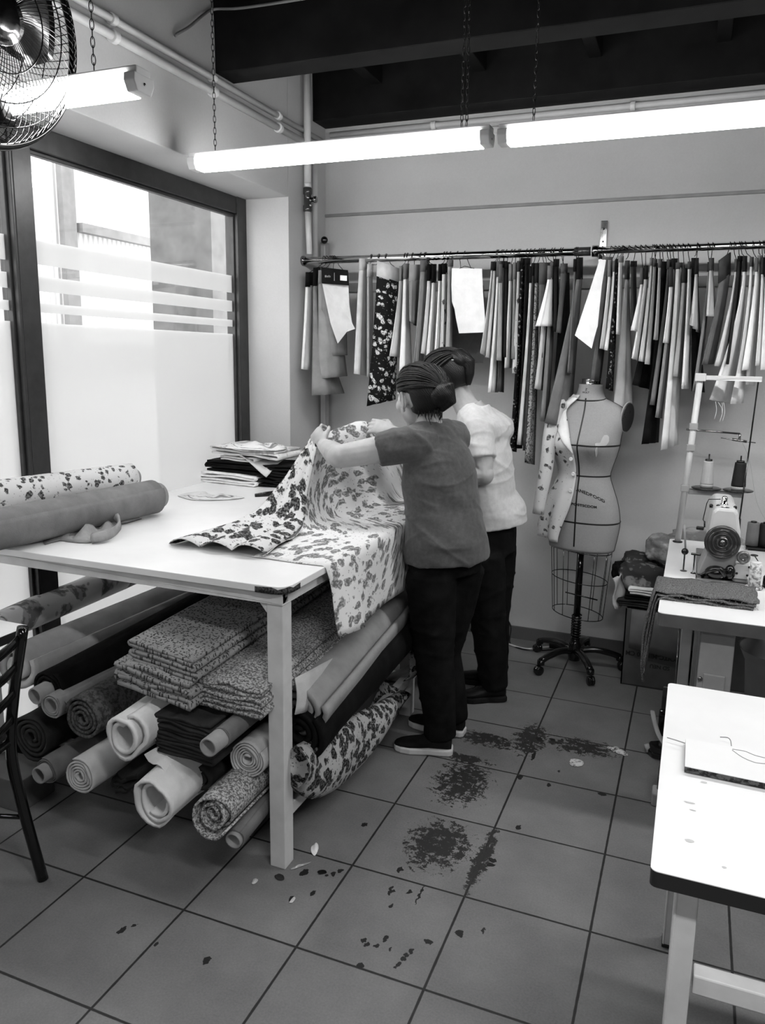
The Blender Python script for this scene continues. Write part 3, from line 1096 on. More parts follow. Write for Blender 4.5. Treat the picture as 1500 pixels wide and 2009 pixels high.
NP = len(PIECES)
for i, P in enumerate(PIECES):
    y0 = P['y0']
    ln = P['ybl'] - P['yt']
    lw = 'short' if ln < 130 else 'mid-length' if ln < 205 else 'long'
    from_left = i + 1 <= NP // 2
    lab = P['desc'] or '%s %s pattern on the wall rail, %s from its %s end' % (tone_word(P['tone']), lw, ordw(i + 1 if from_left else NP - i), 'left' if from_left else 'right')
    hp = ony((P['hx'], 495), RY)
    t = thing('hanging_pattern', (hp.x, RY, RZ), lab, 'pattern', HG)
    ex = P['extra']
    mat = pm(P['tone'])
    if ex:
        _, poly, yy, card = ex
        y1 = yy
        pts = [ony(q, yy + (.03 * math.sin((q[0] - poly[0][0]) * .05))) for q in poly]
        bm_ = MB()
        bm_.prism(pts, (0, .003, 0))
        bm_.build('panel', mat, t)
        topc = (poly[0][0] + poly[1][0]) / 2, (poly[0][1] + poly[1][1]) / 2
        if card:
            c_ = MB().prism([ony(q, yy - .006) for q in card], (0, .003, 0)).build('header_card', pm(P['htone']), t)
            MB().prism([ony(q, yy - .0085) for q in ((667, 540), (680, 541), (680, 551), (667, 550))], (0, .002, 0)).build('sticker', pm(.85), c_, label='white sticker')
            for (u0, v0, u1, v1) in ((637, 540, 640, 544), (641, 541, 643, 544), (644, 540, 646, 544), (647, 541, 648, 544), (655, 535, 656, 551)):
                MB().prism([ony(q, yy - .0075) for q in ((u0, v0), (u1, v0), (u1, v1), (u0, v1))], (0, .001, 0)).build('print', pm(.55), c_)
            topc = (656, 528)
        hz = ony(topc, yy)
        hook(t, hp.x, hz.z + .004, yy, hz.x)
        if P['tone'] == .30 or P['tone'] == .84:
            # clip wires between hook and cloth
            MB().tube([ony((topc[0] - 14, topc[1]), yy), (hp.x, RY, hz.z + .02), ony((topc[0] + 14, topc[1]), yy)], .0016, 5).build('clip_wire', M_wire, t)
        else:
            MB().tube([(hz.x, RY, hz.z + .006), (hz.x, yy, hz.z)], .0016, 5).build('clip_wire', M_wire, t)
        continue
    m = MB()
    sl = P['slope'] * .5
    sheet(m, P['tl'], P['tr'], P['yt'] - sl, P['yt'] + sl, P['bl'], P['br'], P['ybl'], P['ybr'], P['dt'], P['db'], y0, P['rip'], 1.5 + (i * .37 % 1.4), seed=i * 1.7, pw=P['pw'])
    m.build('panel', mat, t, thick=.003)
    ytop = P['yt']
    if P['htone'] is not None and P['hh'] > 0:
        h = MB()
        sheet(h, P['tl'] + .5, P['tr'] + 1, P['yt'] - P['hh'] - sl, P['yt'] - P['hh'] + sl, P['tl'] - .5, P['tr'] + .5, P['yt'] + 3 - sl, P['yt'] + 3 + sl, P['dt'] + .006, P['dt'] + .006, y0, 0., N=1, Mc=2)
        h.build('header_card', pm(P['htone']), t, thick=.006)
        ytop = P['yt'] - P['hh']
    hz = ony(((P['tl'] + P['tr']) / 2, ytop + 1), y0)
    hook(t, hp.x, hz.z, y0, hz.x)

for o in [o for o in COL.objects if str(o.get('label', '')).startswith('long white pattern trailing')]:
    m = MB()
    for x0, y0_, x1, y1_ in ((1403, 788, 1401, 822), (1416, 790, 1411, 828), (1419, 790, 1417, 826), (1408, 789, 1416, 812)):
        m.tube(spline([ony((x0, y0_), 2.47), ony(((x0 + x1) / 2 + 3, (y0_ + y1_) / 2), 2.47), ony((x1, y1_), 2.47)], 8), .0011, 4)
    m.build('loose_threads', pm(.85), o)
# ------------------------------------------------------------------ cutting table
TZ = .905
M_lam = grey('white_laminate', .90, .32, 0, .5, .02, 5)
M_cream = grey('cream_enamel', .80, .45, 0, .45, .04, 14)
M_chip = speckle('bare_chipboard', .10, .30, 160, .5)
TX0, TX1, TY0, TY1 = -.70, .562, .60, 2.30
t = thing('cutting_table', ((TX0 + TX1) / 2, (TY0 + TY1) / 2, 0), 'big white cutting table with cream metal legs under the window', 'table')


def rounded(x0, x1, y0, y1, r, z, cut=None):
    pts = []
    for cx, cy, a0 in ((x1 - r, y0 + r, -90), (x1 - r, y1 - r, 0), (x0 + r, y1 - r, 90), (x0 + r, y0 + r, 180)):
        for k in range(5):
            a = math.radians(a0 + 90 * k / 4)
            pts.append(Vector((cx + r * math.cos(a), cy + r * math.sin(a), z)))
    return pts


tp = MB().prism(rounded(TX0, TX1, TY0, TY1, .045, TZ - .022), (0, 0, .022)).build('tabletop', M_lam, t, bevel=.002)
# chipped, bare corner of the edging
ch = MB()
ring = [p for p in rounded(TX0, TX1, TY0, TY1, .0455, TZ - .0225)][0:5]
a0_ = Vector((TX1 - .10, TY0 - .0008, TZ - .0225))
a1_ = Vector((TX1 + .0008, TY0 + .085, TZ - .0225))
ln_ = [a0_] + [Vector((p.x + .0006, p.y - .0006, p.z)) for p in ring] + [a1_]
ch.grid([[p for p in ln_], [p + Vector((0, 0, .017 + .004 * math.sin(i * 2.1))) for i, p in enumerate(ln_)]])
ch.build('worn_corner', M_chip, tp, label='dark bare corner where the edging broke off', thick=.001)
fr_ = MB()
for lo, hi in (((-.70, .618, TZ - .058), (.540, .655, TZ - .022)), ((-.70, 2.22, TZ - .058), (.540, 2.257, TZ - .022)),
               ((.503, .618, TZ - .058), (.540, 2.257, TZ - .022)), ((-.70, .618, TZ - .058), (-.608, 2.257, TZ - .022)), ((-.70, 1.73, TZ - .058), (.540, 1.765, TZ - .022))):
    fr_.bb(lo, hi)
fr_.build('frame', M_cream, t, bevel=.003)
for x in (-.672, .5135):
    for y in (.647, 1.745, 2.23):
        m = MB()
        m.bb((x - .0265, y - .0265, 0), (x + .0265, y + .0265, TZ - .022))
        if y < 1 and x > 0:      # gusset flare under the frame
            m.prism([(x - .0265, y - .024, TZ - .058), (x - .0265, y - .024, TZ - .092), (x - .055, y - .024, TZ - .058)], (0, .045, 0))
        lg = m.build('leg', M_cream, t, bevel=.003)
for lo, hi in (((.497, .647, .145), (.53, 2.23, .185)), ((-.69, .647, .145), (-.66, 2.23, .185)), ((-.61, .70, .145), (.51, .735, .185)), ((-.61, 1.73, .145), (.51, 1.76, .185)), ((-.61, 2.21, .145), (.51, 2.24, .185))):
    MB().bb(lo, hi).build('lower_rail', M_cream, t, bevel=.003)
MB().bb((-.60, .72, .128), (.50, 2.22, .146)).build('shelf', grey('shelf_board', .30, .7), t)

# ------------------------------------------------------------------ fabric rolls and bolts under the table
GR = 'fabric rolls and bolts stored under the cutting table'
M_card = grey('cardboard_tube', .58, .8, 0, .2, .04, 20, bump=.2)
M_hole = plain('tube_inside', .16, .9)


def direction(yaw, pit):
    return Vector((math.sin(yaw), math.cos(yaw), pit)).normalized()


def roll(q, rpx, y, mat, label, length=1.05, yaw=0., pit=0., turns=4, core=None, ecc=1.0, wob=.05, stick=.03, tail=None, out=0., seed=1.0, sag=0., inner=.22):
    c = ony(q, y)
    R = pxr(c, rpx)
    d = direction(yaw, pit)
    sx = Vector((0, 0, 1)).cross(d).normalized() * -1
    sz = d.cross(sx).normalized()
    if sz.z < 0:
        sz = -sz
    t = thing('fabric_roll', c, label, 'fabric roll', GR)
    rc = pxr(c, core) if core else R * inner
    n = int(turns * 22)
    rows = []
    th = (R - rc) / max(1, turns) * .62
    for L in (0, .012, .05, .15, .3, .5, .75, 1.0):
        row = []
        for i in range(n + 1):
            u = i / n
            a = 2 * math.pi * turns * u + seed
            r = rc * 1.05 + (R - rc * 1.05) * u - th * .5
            r *= 1 + wob * (math.sin(a * 3 + seed * 5 + L * 3) * .5 + nz(math.cos(a) * 1.5, math.sin(a) * 1.5 + seed * 3, L * 5 + seed)) * u
            off = out * math.sin(a * .5 + seed) * u + .006 * nz(a * .8, seed)
            lump = 1 + .07 * nz(seed * 9 + L * 7, math.cos(a), math.sin(a))
            row.append(c + d * (L * length + (off if L < .03 else 0)) + sx * (r * lump * math.cos(a)) + sz * (r * lump * math.sin(a) * ecc) + Vector((0, 0, -sag * math.sin(L * math.pi))))
        rows.append(row)
    MB().grid(rows).build('cloth_wrap', mat, t, thick=th)
    if core:
        r0, r1 = rc, rc * .80
        k = MB().lathe([(r1, .25), (r1, -stick), (r0, -stick), (r0, .3)], c, d, 22)
        k.build('core_tube', M_card, t)
    if tail:
        rows = []
        a0, w, drop, mt = tail
        for i in range(7):
            L = .02 + .6 * i / 6
            row = []
            for j in range(7):
                s_ = j / 6
                p = c + d * (L * length) + sx * (R * math.cos(a0) + w * s_) + sz * (R * math.sin(a0) * ecc) - Vector((0, 0, drop * s_ + .012 * math.sin(s_ * 7 + L * 9)))
                row.append(p)
            rows.append(row)
        MB().grid(rows).build('loose_end', mt or mat, t, thick=.003)
    return t


def folded(m, c, wx, d, w, l, layers, h, seed=0., amp=.004, slope=0.0, nl=8, skew=0., up_=None):
    "serpentine stack of cloth layers: folds run across wx, length along d, c = bottom centre of near end"
    c = V(c)
    wx = V(wx).normalized()
    d = V(d).normalized()
    up_ = V(up_) if up_ is not None else Vector((0, 0, 1))
    path = []
    for i in range(layers):
        sgn = 1 if i % 2 == 0 else -1
        ww = w * (1 - .05 * abs(nz(i * 3.1, seed)))
        sh = .04 * w * nz(i * 1.7, seed + 4)
        for k in range(9):
            s_ = k / 8
            path.append((sgn * (s_ - .5) * ww + sh, (i + .5) * h + amp * nz(s_ * 2.5, i * .6, seed) * (1 + i * .2)))
        if i < layers - 1:
            x_ = sgn * .5 * ww + sh
            for k in range(1, 4):
                a = math.pi * k / 4
                path.append((x_ + sgn * h * .55 * math.sin(a), (i + .5) * h + h * (1 - math.cos(a)) / 2))
    rows = []
    for j in range(nl):
        L = j / (nl - 1)
        rows.append([c + wx * (x + skew * z) + up_ * (z * (1 + .06 * nz(L * 4, x * 5, seed))) + d * (L * l + .006 * nz(z * 60, x * 8, seed) * (1 if j == 0 else 0)) + Vector((0, 0, slope * L)) for x, z in path])
    m.grid(rows)
    return m


PW = {k: cloth('roll_cloth_%d' % k, v, folds=.55, fscale=6) for k, v in dict(white=.86, pale=.72, grey=.55, mid=.42, dark=.20, black=.06).items()} if False else {}
for k, v in dict(white=.88, pale=.74, grey=.56, mid=.42, dark=.17, black=.035).items():
    PW[k] = cloth('roll_cloth_' + k, v, folds=.55, fscale=6)
M_ffab = floral('floral_light', .84, .22, 34, .34, .5)
M_ffab2 = floral('floral_scroll', .70, .10, 30, .52, .4)
M_spk = speckle('speckled_wool', .34, .72, 150, .50)
M_leo = floral('spotted_print', .58, .20, 120, .40, .35, 'UV')
M_velv = speckle('grey_velvet', .22, .36, 70, .5)

# back row, upper left
roll((0, 1232), 36, .72, floral('smudged_floral', .78, .42, 9, .45, .6), 'pale smudge-printed roll at the back left under the table, nearest the window', 1.25, yaw=-.02, pit=.02, turns=2, seed=2.2, wob=.08)
roll((30, 1306), 56, .66, PW['pale'], 'thick pale plain roll on top of the pile behind the black chair', 1.3, yaw=.02, pit=.0, turns=2, seed=.4, wob=.06)
roll((94, 1352), 44, .62, PW['black'], 'long black roll on a cardboard tube right of the chair', 1.25, yaw=.03, pit=.05, turns=3, core=17, stick=.055, seed=1.1)
roll((100, 1385), 27, .57, PW['grey'], 'small grey roll with a wide open tube, below the black roll', .9, turns=2, core=17, stick=.0, seed=.9, wob=.1, tail=(.4, .08, .0, None))
roll((160, 1412), 47, .56, M_velv, 'dark velvety roll with a hollow crumpled centre', .95, turns=4, seed=3.0, wob=.09, pit=.02)
roll((62, 1446), 50, .60, PW['dark'], 'charcoal roll low behind the chair post', .95, turns=4, seed=5.0, wob=.09)
roll((90, 1513), 27, .52, PW['mid'], 'slim mid-grey roll on a tube at the lower left, left of the white coil', 1.0, turns=3, core=17, stick=.03, seed=1.9)
roll((155, 1524), 38, .46, PW['pale'], 'pale coiled roll with neat spiral end at the lower left', 1.0, turns=5, seed=2.0, wob=.05)
roll((240, 1446), 50, .44, PW['white'], 'loose white roll with a big crumpled hollow, middle of the pile', .9, turns=2, seed=1.3, wob=.24, inner=.5, ecc=1.15, out=.012, tail=(-.6, .09, .06, None))
roll((304, 1574), 50, .42, PW['white'], 'ragged white roll hanging lowest at the front of the pile', .95, turns=2.2, seed=4.1, wob=.26, inner=.52, ecc=1.22, out=.02, pit=.05)
roll((432, 1448), 22, .49, PW['mid'], 'bare cardboard tube with a little grey cloth, beside the table leg', .95, turns=2, core=19, stick=.06, seed=2.2)
roll((484, 1490), 40, .60, PW['pale'], 'pale grey coiled roll directly left of the table leg', 1.0, turns=6, seed=.6, wob=.03)
roll((392, 1530), 34, .56, PW['dark'], 'dark floppy roll between the white ragged roll and the coil by the leg', .8, turns=2, seed=3.5, wob=.16, ecc=.9)
roll((418, 1598), 44, .45, M_spk, 'speckled roll with stepped layered edge, low beside the table leg', .9, turns=4.5, seed=2.6, wob=.05, out=.03, pit=.03)
roll((461, 1645), 21, .49, PW['mid'], 'thin grey tube roll lying lowest, its end by the foot of the leg', .95, turns=2, core=17, stick=.012, seed=1.0, pit=.09, yaw=-.03)

# folded bolts
def bolt(q, y, wpx, layers, hpx, mat, label, l=.9, yaw=0., slope=0., seed=1., amp=.004, skew=0., name='fabric_bolt', tilt=0.):
    c = ony(q, y)
    d = direction(yaw, 0)
    wx = Vector((math.cos(yaw), -math.sin(yaw), tilt)).normalized()
    m = MB()
    folded(m, c, wx, d, pxr(c, wpx), l, layers, pxr(c, hpx), seed, amp, slope, skew=skew)
    return m.build(name, mat, label=label, cat='fabric', group=GR, thick=pxr(c, hpx) * .72)


bolt((318, 1318), .53, 150, 5, 9.5, M_leo, 'upper folded bolt of speckled print, on top of the pile', .95, yaw=.03, slope=.06, seed=1.2, tilt=-.10)
bolt((300, 1372), .51, 176, 5, 11, M_leo, 'lower folded bolt of speckled print, sagging under the top bolt', .95, yaw=.03, slope=.06, seed=2.6, amp=.012, tilt=-.12)
bolt((447, 1398), .56, 142, 6, 10, M_spk, 'pale speckled wool folded flat, right of the spotted bolts and behind the leg', 1.08, yaw=.0, slope=.08, seed=3.3, amp=.010, tilt=-.02)
bolt((362, 1490), .50, 128, 11, 7.6, PW['dark'], 'dark many-layered folded bolt in the middle of the pile', .85, seed=4.2, amp=.006, tilt=-.05)
bolt((246, 1556), .58, 56, 4, 11, PW['dark'], 'small bundle of dark folded scraps between two white rolls', .5, seed=5.2, amp=.02, tilt=.3)

# right flank of the pile, seen past the leg
c0 = ony((600, 1372), .80)
t = roll((585, 1392), 62, .74, PW['grey'], 'thick grey roll at the right flank of the pile, loose flap hanging', .94, yaw=-.03, pit=.08, turns=3, seed=.3, wob=.05)
rows = []
for i in range(9):
    s_ = i / 8
    a = onx((578 + 184 * s_, 1330 - 62 * s_ - 14 * math.sin(s_ * 3.1)), .538)
    b = onx((578 + 198 * s_, 1402 - 100 * s_ ** 1.3), .548)
    row = []
    for j in range(6):
        v_ = j / 5
        p = a.lerp(b, v_)
        p.x += .008 * math.sin(v_ * 3.1) + .004 * math.sin(s_ * 9)
        row.append(p)
    rows.append(row)
MB().grid(rows).build('loose_flap', PW['pale'], t, thick=.003)
roll((585, 1440), 60, .72, PW['black'], 'thick black roll at the right flank below the grey one', .98, pit=.06, yaw=.01, turns=3, seed=.8, wob=.05)
# sagging flowered bolt
rows = []
N = 16
for i in range(N + 1):
    s_ = i / N
    yy = .70 + .98 * s_
    top = onx((577 + 209 * s_, 1464 - 110 * s_), .552)
    lowpx = [(577, 1545), (586, 1562), (605, 1567), (630, 1562), (655, 1548), (678, 1526), (700, 1503), (722, 1475), (742, 1448), (760, 1418), (775, 1385), (784, 1362)]
    fi = s_ * (len(lowpx) - 1)
    k = min(int(fi), len(lowpx) - 2)
    fr2 = fi - k
    lp = (lowpx[k][0] * (1 - fr2) + lowpx[k + 1][0] * fr2, lowpx[k][1] * (1 - fr2) + lowpx[k + 1][1] * fr2)
    low = onx(lp, .552)
    low.z = max(low.z, .045)
    row = []
    for j in range(13):
        a = math.pi * 1.25 * j / 12
        v_ = (1 - math.cos(min(a, math.pi))) / 2
        p = top.lerp(low, v_)
        bul = .045 * math.sin(min(a, math.pi)) if a <= math.pi else -.10 * (a - math.pi)
        p.x += bul + .008 * math.sin(s_ * 17 + v_ * 4) * math.sin(math.pi * v_)
        p.z += (0 if a <= math.pi else .06 * (a - math.pi))
        row.append(p)
    rows.append(row)
MB().grid(rows).add(rows[0], [tuple(range(13))]).add(rows[-1], [tuple(range(13))]).build('fabric_bolt', M_ffab2, label='flowered cloth sagging in a curve to the floor behind the front leg', cat='fabric', group=GR, thick=.003)
# strip of print and a tube end by the far leg
m = MB()
pts = [ony(q, 1.62) for q in ((772, 1240), (790, 1245), (803, 1280), (806, 1318), (792, 1335))]
sp_ = spline(pts, 14)
m.grid([[p + Vector((.0, -.03 * (1 - i / 20), 0)) for i, p in enumerate(sp_)], [p + Vector((.035, .02, .01)) for p in sp_]])
m.build('fabric_scrap', M_ffab2, label='narrow strip of dark print hanging beside the far table leg', cat='fabric', thick=.004)
_c = ony((818, 1304), 1.66)
tag(MB().lathe([(.014, .0), (.014, .16), (.011, .16), (.011, .0)], _c, (-.75, .1, -.5), 14).build('cardboard_tube', M_card), 'short cardboard tube end poking out beside the far table leg', 'tube')

# ------------------------------------------------------------------ on the table
GT = 'cloth lying on the cutting table'
ra = onz((262, 945), TZ)
def table_roll(qend, q0, rpx, mat, label, core, turns=3, seed=1., stick=.03, tz=0., ext=.35):
    R = pxr(onz(qend, TZ), rpx)
    a = onz(qend, tz or TZ + R + .002)
    b = onz(q0, tz or TZ + R + .002)
    d = (b - a).normalized()
    L = (b - a).length + ext
    t = thing('fabric_roll', a, label, 'fabric roll', 'rolls lying on the cutting table')
    sx = Vector((0, 0, 1)).cross(d).normalized()
    sz = Vector((0, 0, 1))
    rc = pxr(a, core)
    th = (R - rc) / turns * .6
    rows = []
    n = int(turns * 26)
    for i in range(15):
        l = i / 14
        row = []
        for k in range(n + 1):
            u = k / n
            an = 2 * math.pi * turns * u + seed
            r = rc * 1.05 + (R - rc * 1.05) * u - th * .5
            r *= 1 + .035 * u * nz(math.cos(an) * 1.2, math.sin(an) * 1.2 + seed, l * 6) + .02 * u * math.sin(l * 21 + an * 2)
            row.append(a + d * (l * L + .004 * nz(an, seed)) + sx * (r * math.cos(an)) + sz * (r * math.sin(an)))
        rows.append(row)
    MB().grid(rows).build('cloth_wrap', mat, t, thick=th)
    MB().lathe([(rc * .82, .2), (rc * .82, -stick), (rc, -stick), (rc, .25)], a, d, 24).build('core_tube', M_card, t)
    return t, a, d, R


table_roll((256, 937), (0, 974), 23, M_ffab, 'light flowered roll on the table, next to the window', 15, seed=2.0, stick=.03, tz=1.032)
t, a_, d_, R_ = table_roll((300, 974), (0, 1037), 31, cloth('denim_grey', .47, folds=.6, fscale=7), 'plain grey roll lying in front of the flowered roll on the table', 25, seed=.6, stick=.035)
# its loose end on the table
rows = []
for i in range(8):
    s_ = i / 7
    rows.append([onz((268 - 190 * s_ + 10 * v_, 1012 + 40 * s_ + v_ * (6 + 10 * s_)), TZ + .003 + .006 * math.sin(v_ * 3.1) * (1 + math.sin(s_ * 11))) for v_ in (0, .25, .5, .75, 1)])
MB().grid(rows).build('loose_end', MATS['denim_grey'], t, thick=.002)


def heap(mb, outline, z0, hmax, seed, nr=9, na=30, freq=3.0):
    "crumpled cloth: radial height field inside an outline"
    c = sum((V(p) for p in outline), Vector()) / len(outline)
    ol = spline(list(outline) + [outline[0]], na + 1)[:-1]
    rows = []
    for i in range(nr + 1):
        s_ = i / nr
        row = []
        for k, p in enumerate(ol):
            q = c.lerp(V(p), s_)
            h = hmax * (1 - s_ ** 2.2) * (.55 + .45 * math.sin(freq * (q.x * 21 + q.y * 17) + seed + 2.5 * nz(q.x * 9, q.y * 9, seed))) + .25 * hmax * nz(q.x * 30, q.y * 30, seed) * (1 - s_)
            q.z = z0 + max(.002, h)
            row.append(q)
        rows.append(row)
    mb.grid(rows, closed=True)
    return mb


M_rag = cloth('rag_grey', .58, folds=.7, fscale=14)
m = MB()
heap(m, [onz(q, TZ) for q in ((75, 1055), (130, 1035), (145, 1005), (190, 1000), (232, 1018), (234, 1045), (180, 1066), (120, 1062))], TZ + .001, .055, 1.3)
# turned-up cuff
pts = spline([onz((150, 1004), TZ + .035), onz((185, 1012), TZ + .052), onz((225, 1016), TZ + .038), onz((234, 1034), TZ + .024), onz((214, 1052), TZ + .02), onz((180, 1060), TZ + .014)], 24)
m.grid([[p + Vector((0, 0, -.012)) for p in pts], [p + Vector((.004, -.012, .004)) for p in pts], [p + Vector((0, -.005, .020)) for p in pts], [p + Vector((-.008, .012, .022)) for p in pts], [p + Vector((-.012, .02, .0)) for p in pts]])
m.build('crumpled_cloth', M_rag, label='crumpled grey cloth scrap with turned-up edge in front of the grey roll', cat='cloth', thick=.002)

# paper and cloth scrap, black clip
m = MB()
heap(m, [onz(q, TZ) for q in ((348, 974), (365, 969), (395, 966), (415, 972), (440, 972), (480, 977), (440, 982), (380, 982))], TZ + .001, .016, 2.1)
m.build('cloth_scrap', floral('scrap_print', .82, .45, 10, .4, .6), label='small flat cloth scrap on the table in front of the folded stack', cat='cloth', thick=.001)
t = thing('snips', onz((520, 971), TZ), 'black thread snips lying on the table right of the cloth scrap', 'scissors')
p0, p1 = onz((500, 972), TZ + .008), onz((538, 968), TZ + .011)
MB().tube([p0, p0.lerp(p1, .5), p1], [(.008, .006), (.012, .008), (.013, .009)], 12).build('handle', M_black, t)
MB().prism([onz(q, TZ + .003) for q in ((538, 974), (538, 969), (549, 966), (547, 971))], (0, 0, .004)).build('blade', M_steel, t)

# folded stack by the window
stk = 'folded clothes stacked at the far window end of the table'


def pile(q0, q1, y, zb, layers, h, depth_, mat, label, seed, yaw=0., amp=.004, name='folded_cloth', tilt=0., skew=0.):
    a, b = ony(q0, y), ony(q1, y)
    c = Vector(((a.x + b.x) / 2, y, zb))
    m = MB()
    folded(m, c, (math.cos(yaw), math.sin(yaw), tilt), (-math.sin(yaw), math.cos(yaw), 0), abs(b.x - a.x), depth_, layers, h, seed, amp, 0, skew=skew)
    return m.build(name, mat, label=label, cat='folded cloth', group=stk, thick=h * .7)


Mk = cloth('white_knit', .90, folds=.6, fscale=11)
Mb_ = cloth('black_jersey', .06, folds=.5, fscale=8)
Mp = floral('pastel_print', .86, .68, 13, .42, .76)
pile((390, 940), (500, 940), 2.00, TZ + .002, 4, .013, .22, Mk, 'white knit cloth folded at the bottom left of the stack', 1.0, yaw=-.08, amp=.010)
pile((402, 915), (575, 920), 2.03, TZ + .055, 4, .015, .22, Mb_, 'black jersey folded above the white knit', 2.0, yaw=-.05, amp=.008)
pile((505, 940), (578, 940), 2.02, TZ + .002, 4, .013, .2, Mb_, 'black garment slumped at the right foot of the stack', 2.7, yaw=.1, amp=.012)
pile((428, 900), (500, 905), 2.03, TZ + .117, 2, .011, .2, Mp, 'thin printed cloth folded between the black jersey and the top pieces', 3.1, yaw=-.15, amp=.008)
m = MB()
z_ = TZ + .142
_pl = [ony(q, 2.0 + .0 * i) for i, q in enumerate(((468, 893), (505, 888), (560, 882), (578, 893), (560, 912), (520, 934), (500, 918)))]
rows = []
for i in range(7):
    s_ = i / 6
    a = ony((470 + 100 * s_, 892 - 4 * s_), 2.16)
    b = ony((470 + 52 * s_, 893 + 41 * s_), 1.99)
    e = ony((578 - 8 * (1 - s_), 892), 2.12)
    rows.append([a.lerp(b, j / 6) + Vector((0, 0, .006 * math.sin(j * 1.2 + s_ * 4))) for j in range(7)])
m.grid(rows)
m.build('folded_cloth', cloth('pale_lining', .80, folds=.4), label='pale sheet with one pointed corner hanging over the black jersey', cat='folded cloth', group=stk, thick=.004)
pile((414, 890), (545, 890), 2.01, TZ + .145, 3, .014, .24, Mp, 'folded pastel print near the top of the stack', 4.0, yaw=-.05, amp=.010, tilt=-.03)
m = MB()
heap(m, [ony(q, yy) for q, yy in (((415, 868), 2.0), ((470, 852), 2.16), ((520, 862), 2.22), ((556, 872), 2.2), ((560, 888), 2.08), ((535, 902), 1.99), ((500, 885), 1.97), ((450, 878), 1.97))], TZ + .187, .028, .4, freq=2.0)
m.build('folded_cloth', floral('pastel_print2', .88, .5, 9, .34, .74), label='white flowered cloth crumpled on the very top of the stack', cat='folded cloth', group=stk, thick=.003)

# ------------------------------------------------------------------ the flowered cloth being lifted
M_lift = floral('floral_reverse', .86, .42, 23, .46, .66, streak=(1.3, .75, 1))
M_vivid = floral('floral_face', .80, .14, 22, .50, .42, streak=(1.2, .8, 1))
ys = [.845, 1.0, 1.15, 1.30, 1.43, 1.55, 1.63, 1.72, 1.80, 1.88, 2.0, 2.12]
F = [(520, 1090), (552, 1075), (580, 1052), (596, 1022), (604, 965), (624, 866), (650, 845), (680, 834), (706, 826), (736, 838), (790, 905), (800, 965)]
ridge = [ony(q, y) for q, y in zip(F, ys)]
ridge[0].z, ridge[1].z = max(ridge[0].z, TZ + .012), max(ridge[1].z, TZ + .02)
foot = [.30, .29, .28, .275, .28, .30, .32, .34, .36, .38, .40, .42]
drop = [.690, .668, .655, .650, .652, .655, .66, .662, .665, .668, .67, .672]
rows = []
NR = 34
fr3 = spline(ridge, NR)
ysp = spline([Vector((y, foot[i], drop[i])) for i, y in enumerate(ys)], NR)
for i in range(NR):
    rg, (yy, ft, dz) = fr3[i], ysp[i]
    pts = []
    hgt = max(0.0, rg.z - TZ)
    for k in range(9):
        s_ = k / 8
        # from ridge down to the table, easing out flat
        x = rg.x + (ft - rg.x) * s_ + min(.05, .3 * hgt) * math.sin(math.pi * s_) * -.2
        z = TZ + .0035 + (rg.z - TZ - .0035) * (1 - s_) ** 1.9
        z += .010 * min(1, hgt * 6) * math.sin(i * .9 + s_ * 5) * s_ * (1 - s_) * 2
        x += .016 * min(1, hgt * 5) * math.sin(i * .75 + .8) * math.sin(math.pi * s_)
        pts.append(Vector((x, yy, z)))
    for k in range(1, 8):
        s_ = k / 7
        pts.append(Vector((ft + (TX1 - .008 - ft) * s_, yy + .002 * math.sin(k), TZ + .0035 + .0015 * math.sin(i * .7 + k * 1.1) * (1 - s_))))
    ex2 = .012 * math.sin(i * .55) + .010 * math.sin(i * .23 + 1)
    pts.append(Vector((TX1 + .004, yy, TZ - .003)))
    for k in range(1, 11):
        s_ = k / 10
        pts.append(Vector((TX1 + .008 + .020 * s_ + ex2 * s_ + (.02 * s_ if i < 4 else 0), yy - (.012 * s_ if i < 3 else 0) + .006 * math.sin(s_ * 6 + i), TZ - .01 + (dz - TZ + .01) * s_)))
    rows.append(pts)
mcl = MB().grid(rows).build('flowered_cloth', M_lift, label='long flowered cloth spread over the table edge and lifted by the women', cat='cloth', thick=.0022)
# turned-back strip with the darker face of the print
Lp = [(331, 1068), (392, 1048), (455, 1026), (508, 998), (556, 940), (606, 866)]
rows = []
for i in range(22):
    s_ = i / 21 * 5
    k = min(int(s_), 4)
    f_ = s_ - k
    yy = ys[k] + (ys[k + 1] - ys[k]) * f_
    rg = fr3[min(NR - 1, round((k + f_) / 11 * (NR - 1)))]
    rg = ony((F[k][0] + (F[k + 1][0] - F[k][0]) * f_, F[k][1] + (F[k + 1][1] - F[k][1]) * f_), yy)
    lx = Lp[k][0] + (Lp[k + 1][0] - Lp[k][0]) * f_
    ly = Lp[k][1] + (Lp[k + 1][1] - Lp[k][1]) * f_
    lp = ony((lx, ly), yy + .02)
    if rg.z < TZ + .02:
        rg.z = TZ + .02
    if lp.z < TZ + .006:
        lp.z = TZ + .006
    near = 1 - smoothstep(0, 2.6, s_)
    row = []
    for j in range(25):
        v_ = j / 24
        p = rg.lerp(lp, v_)
        w_ = abs(math.sin(v_ * math.pi * 3.0)) ** .8
        p.z = max(TZ + .004, p.z * 1) + (.026 * near + .012 * (1 - near)) * w_
        p.y -= .012 * near * w_
        row.append(p)
    # tuck the outer edge down to the table
    q = row[-1].copy()
    q.z = max(TZ + .004, q.z - .02 - .1 * (1 - near))
    q.x += .01
    row.append(q)
    rows.append(row)
MB().grid(rows).build('turned_back_edge', M_vivid, mcl, thick=.0025, label='turned-back edge showing the dark face of the print')
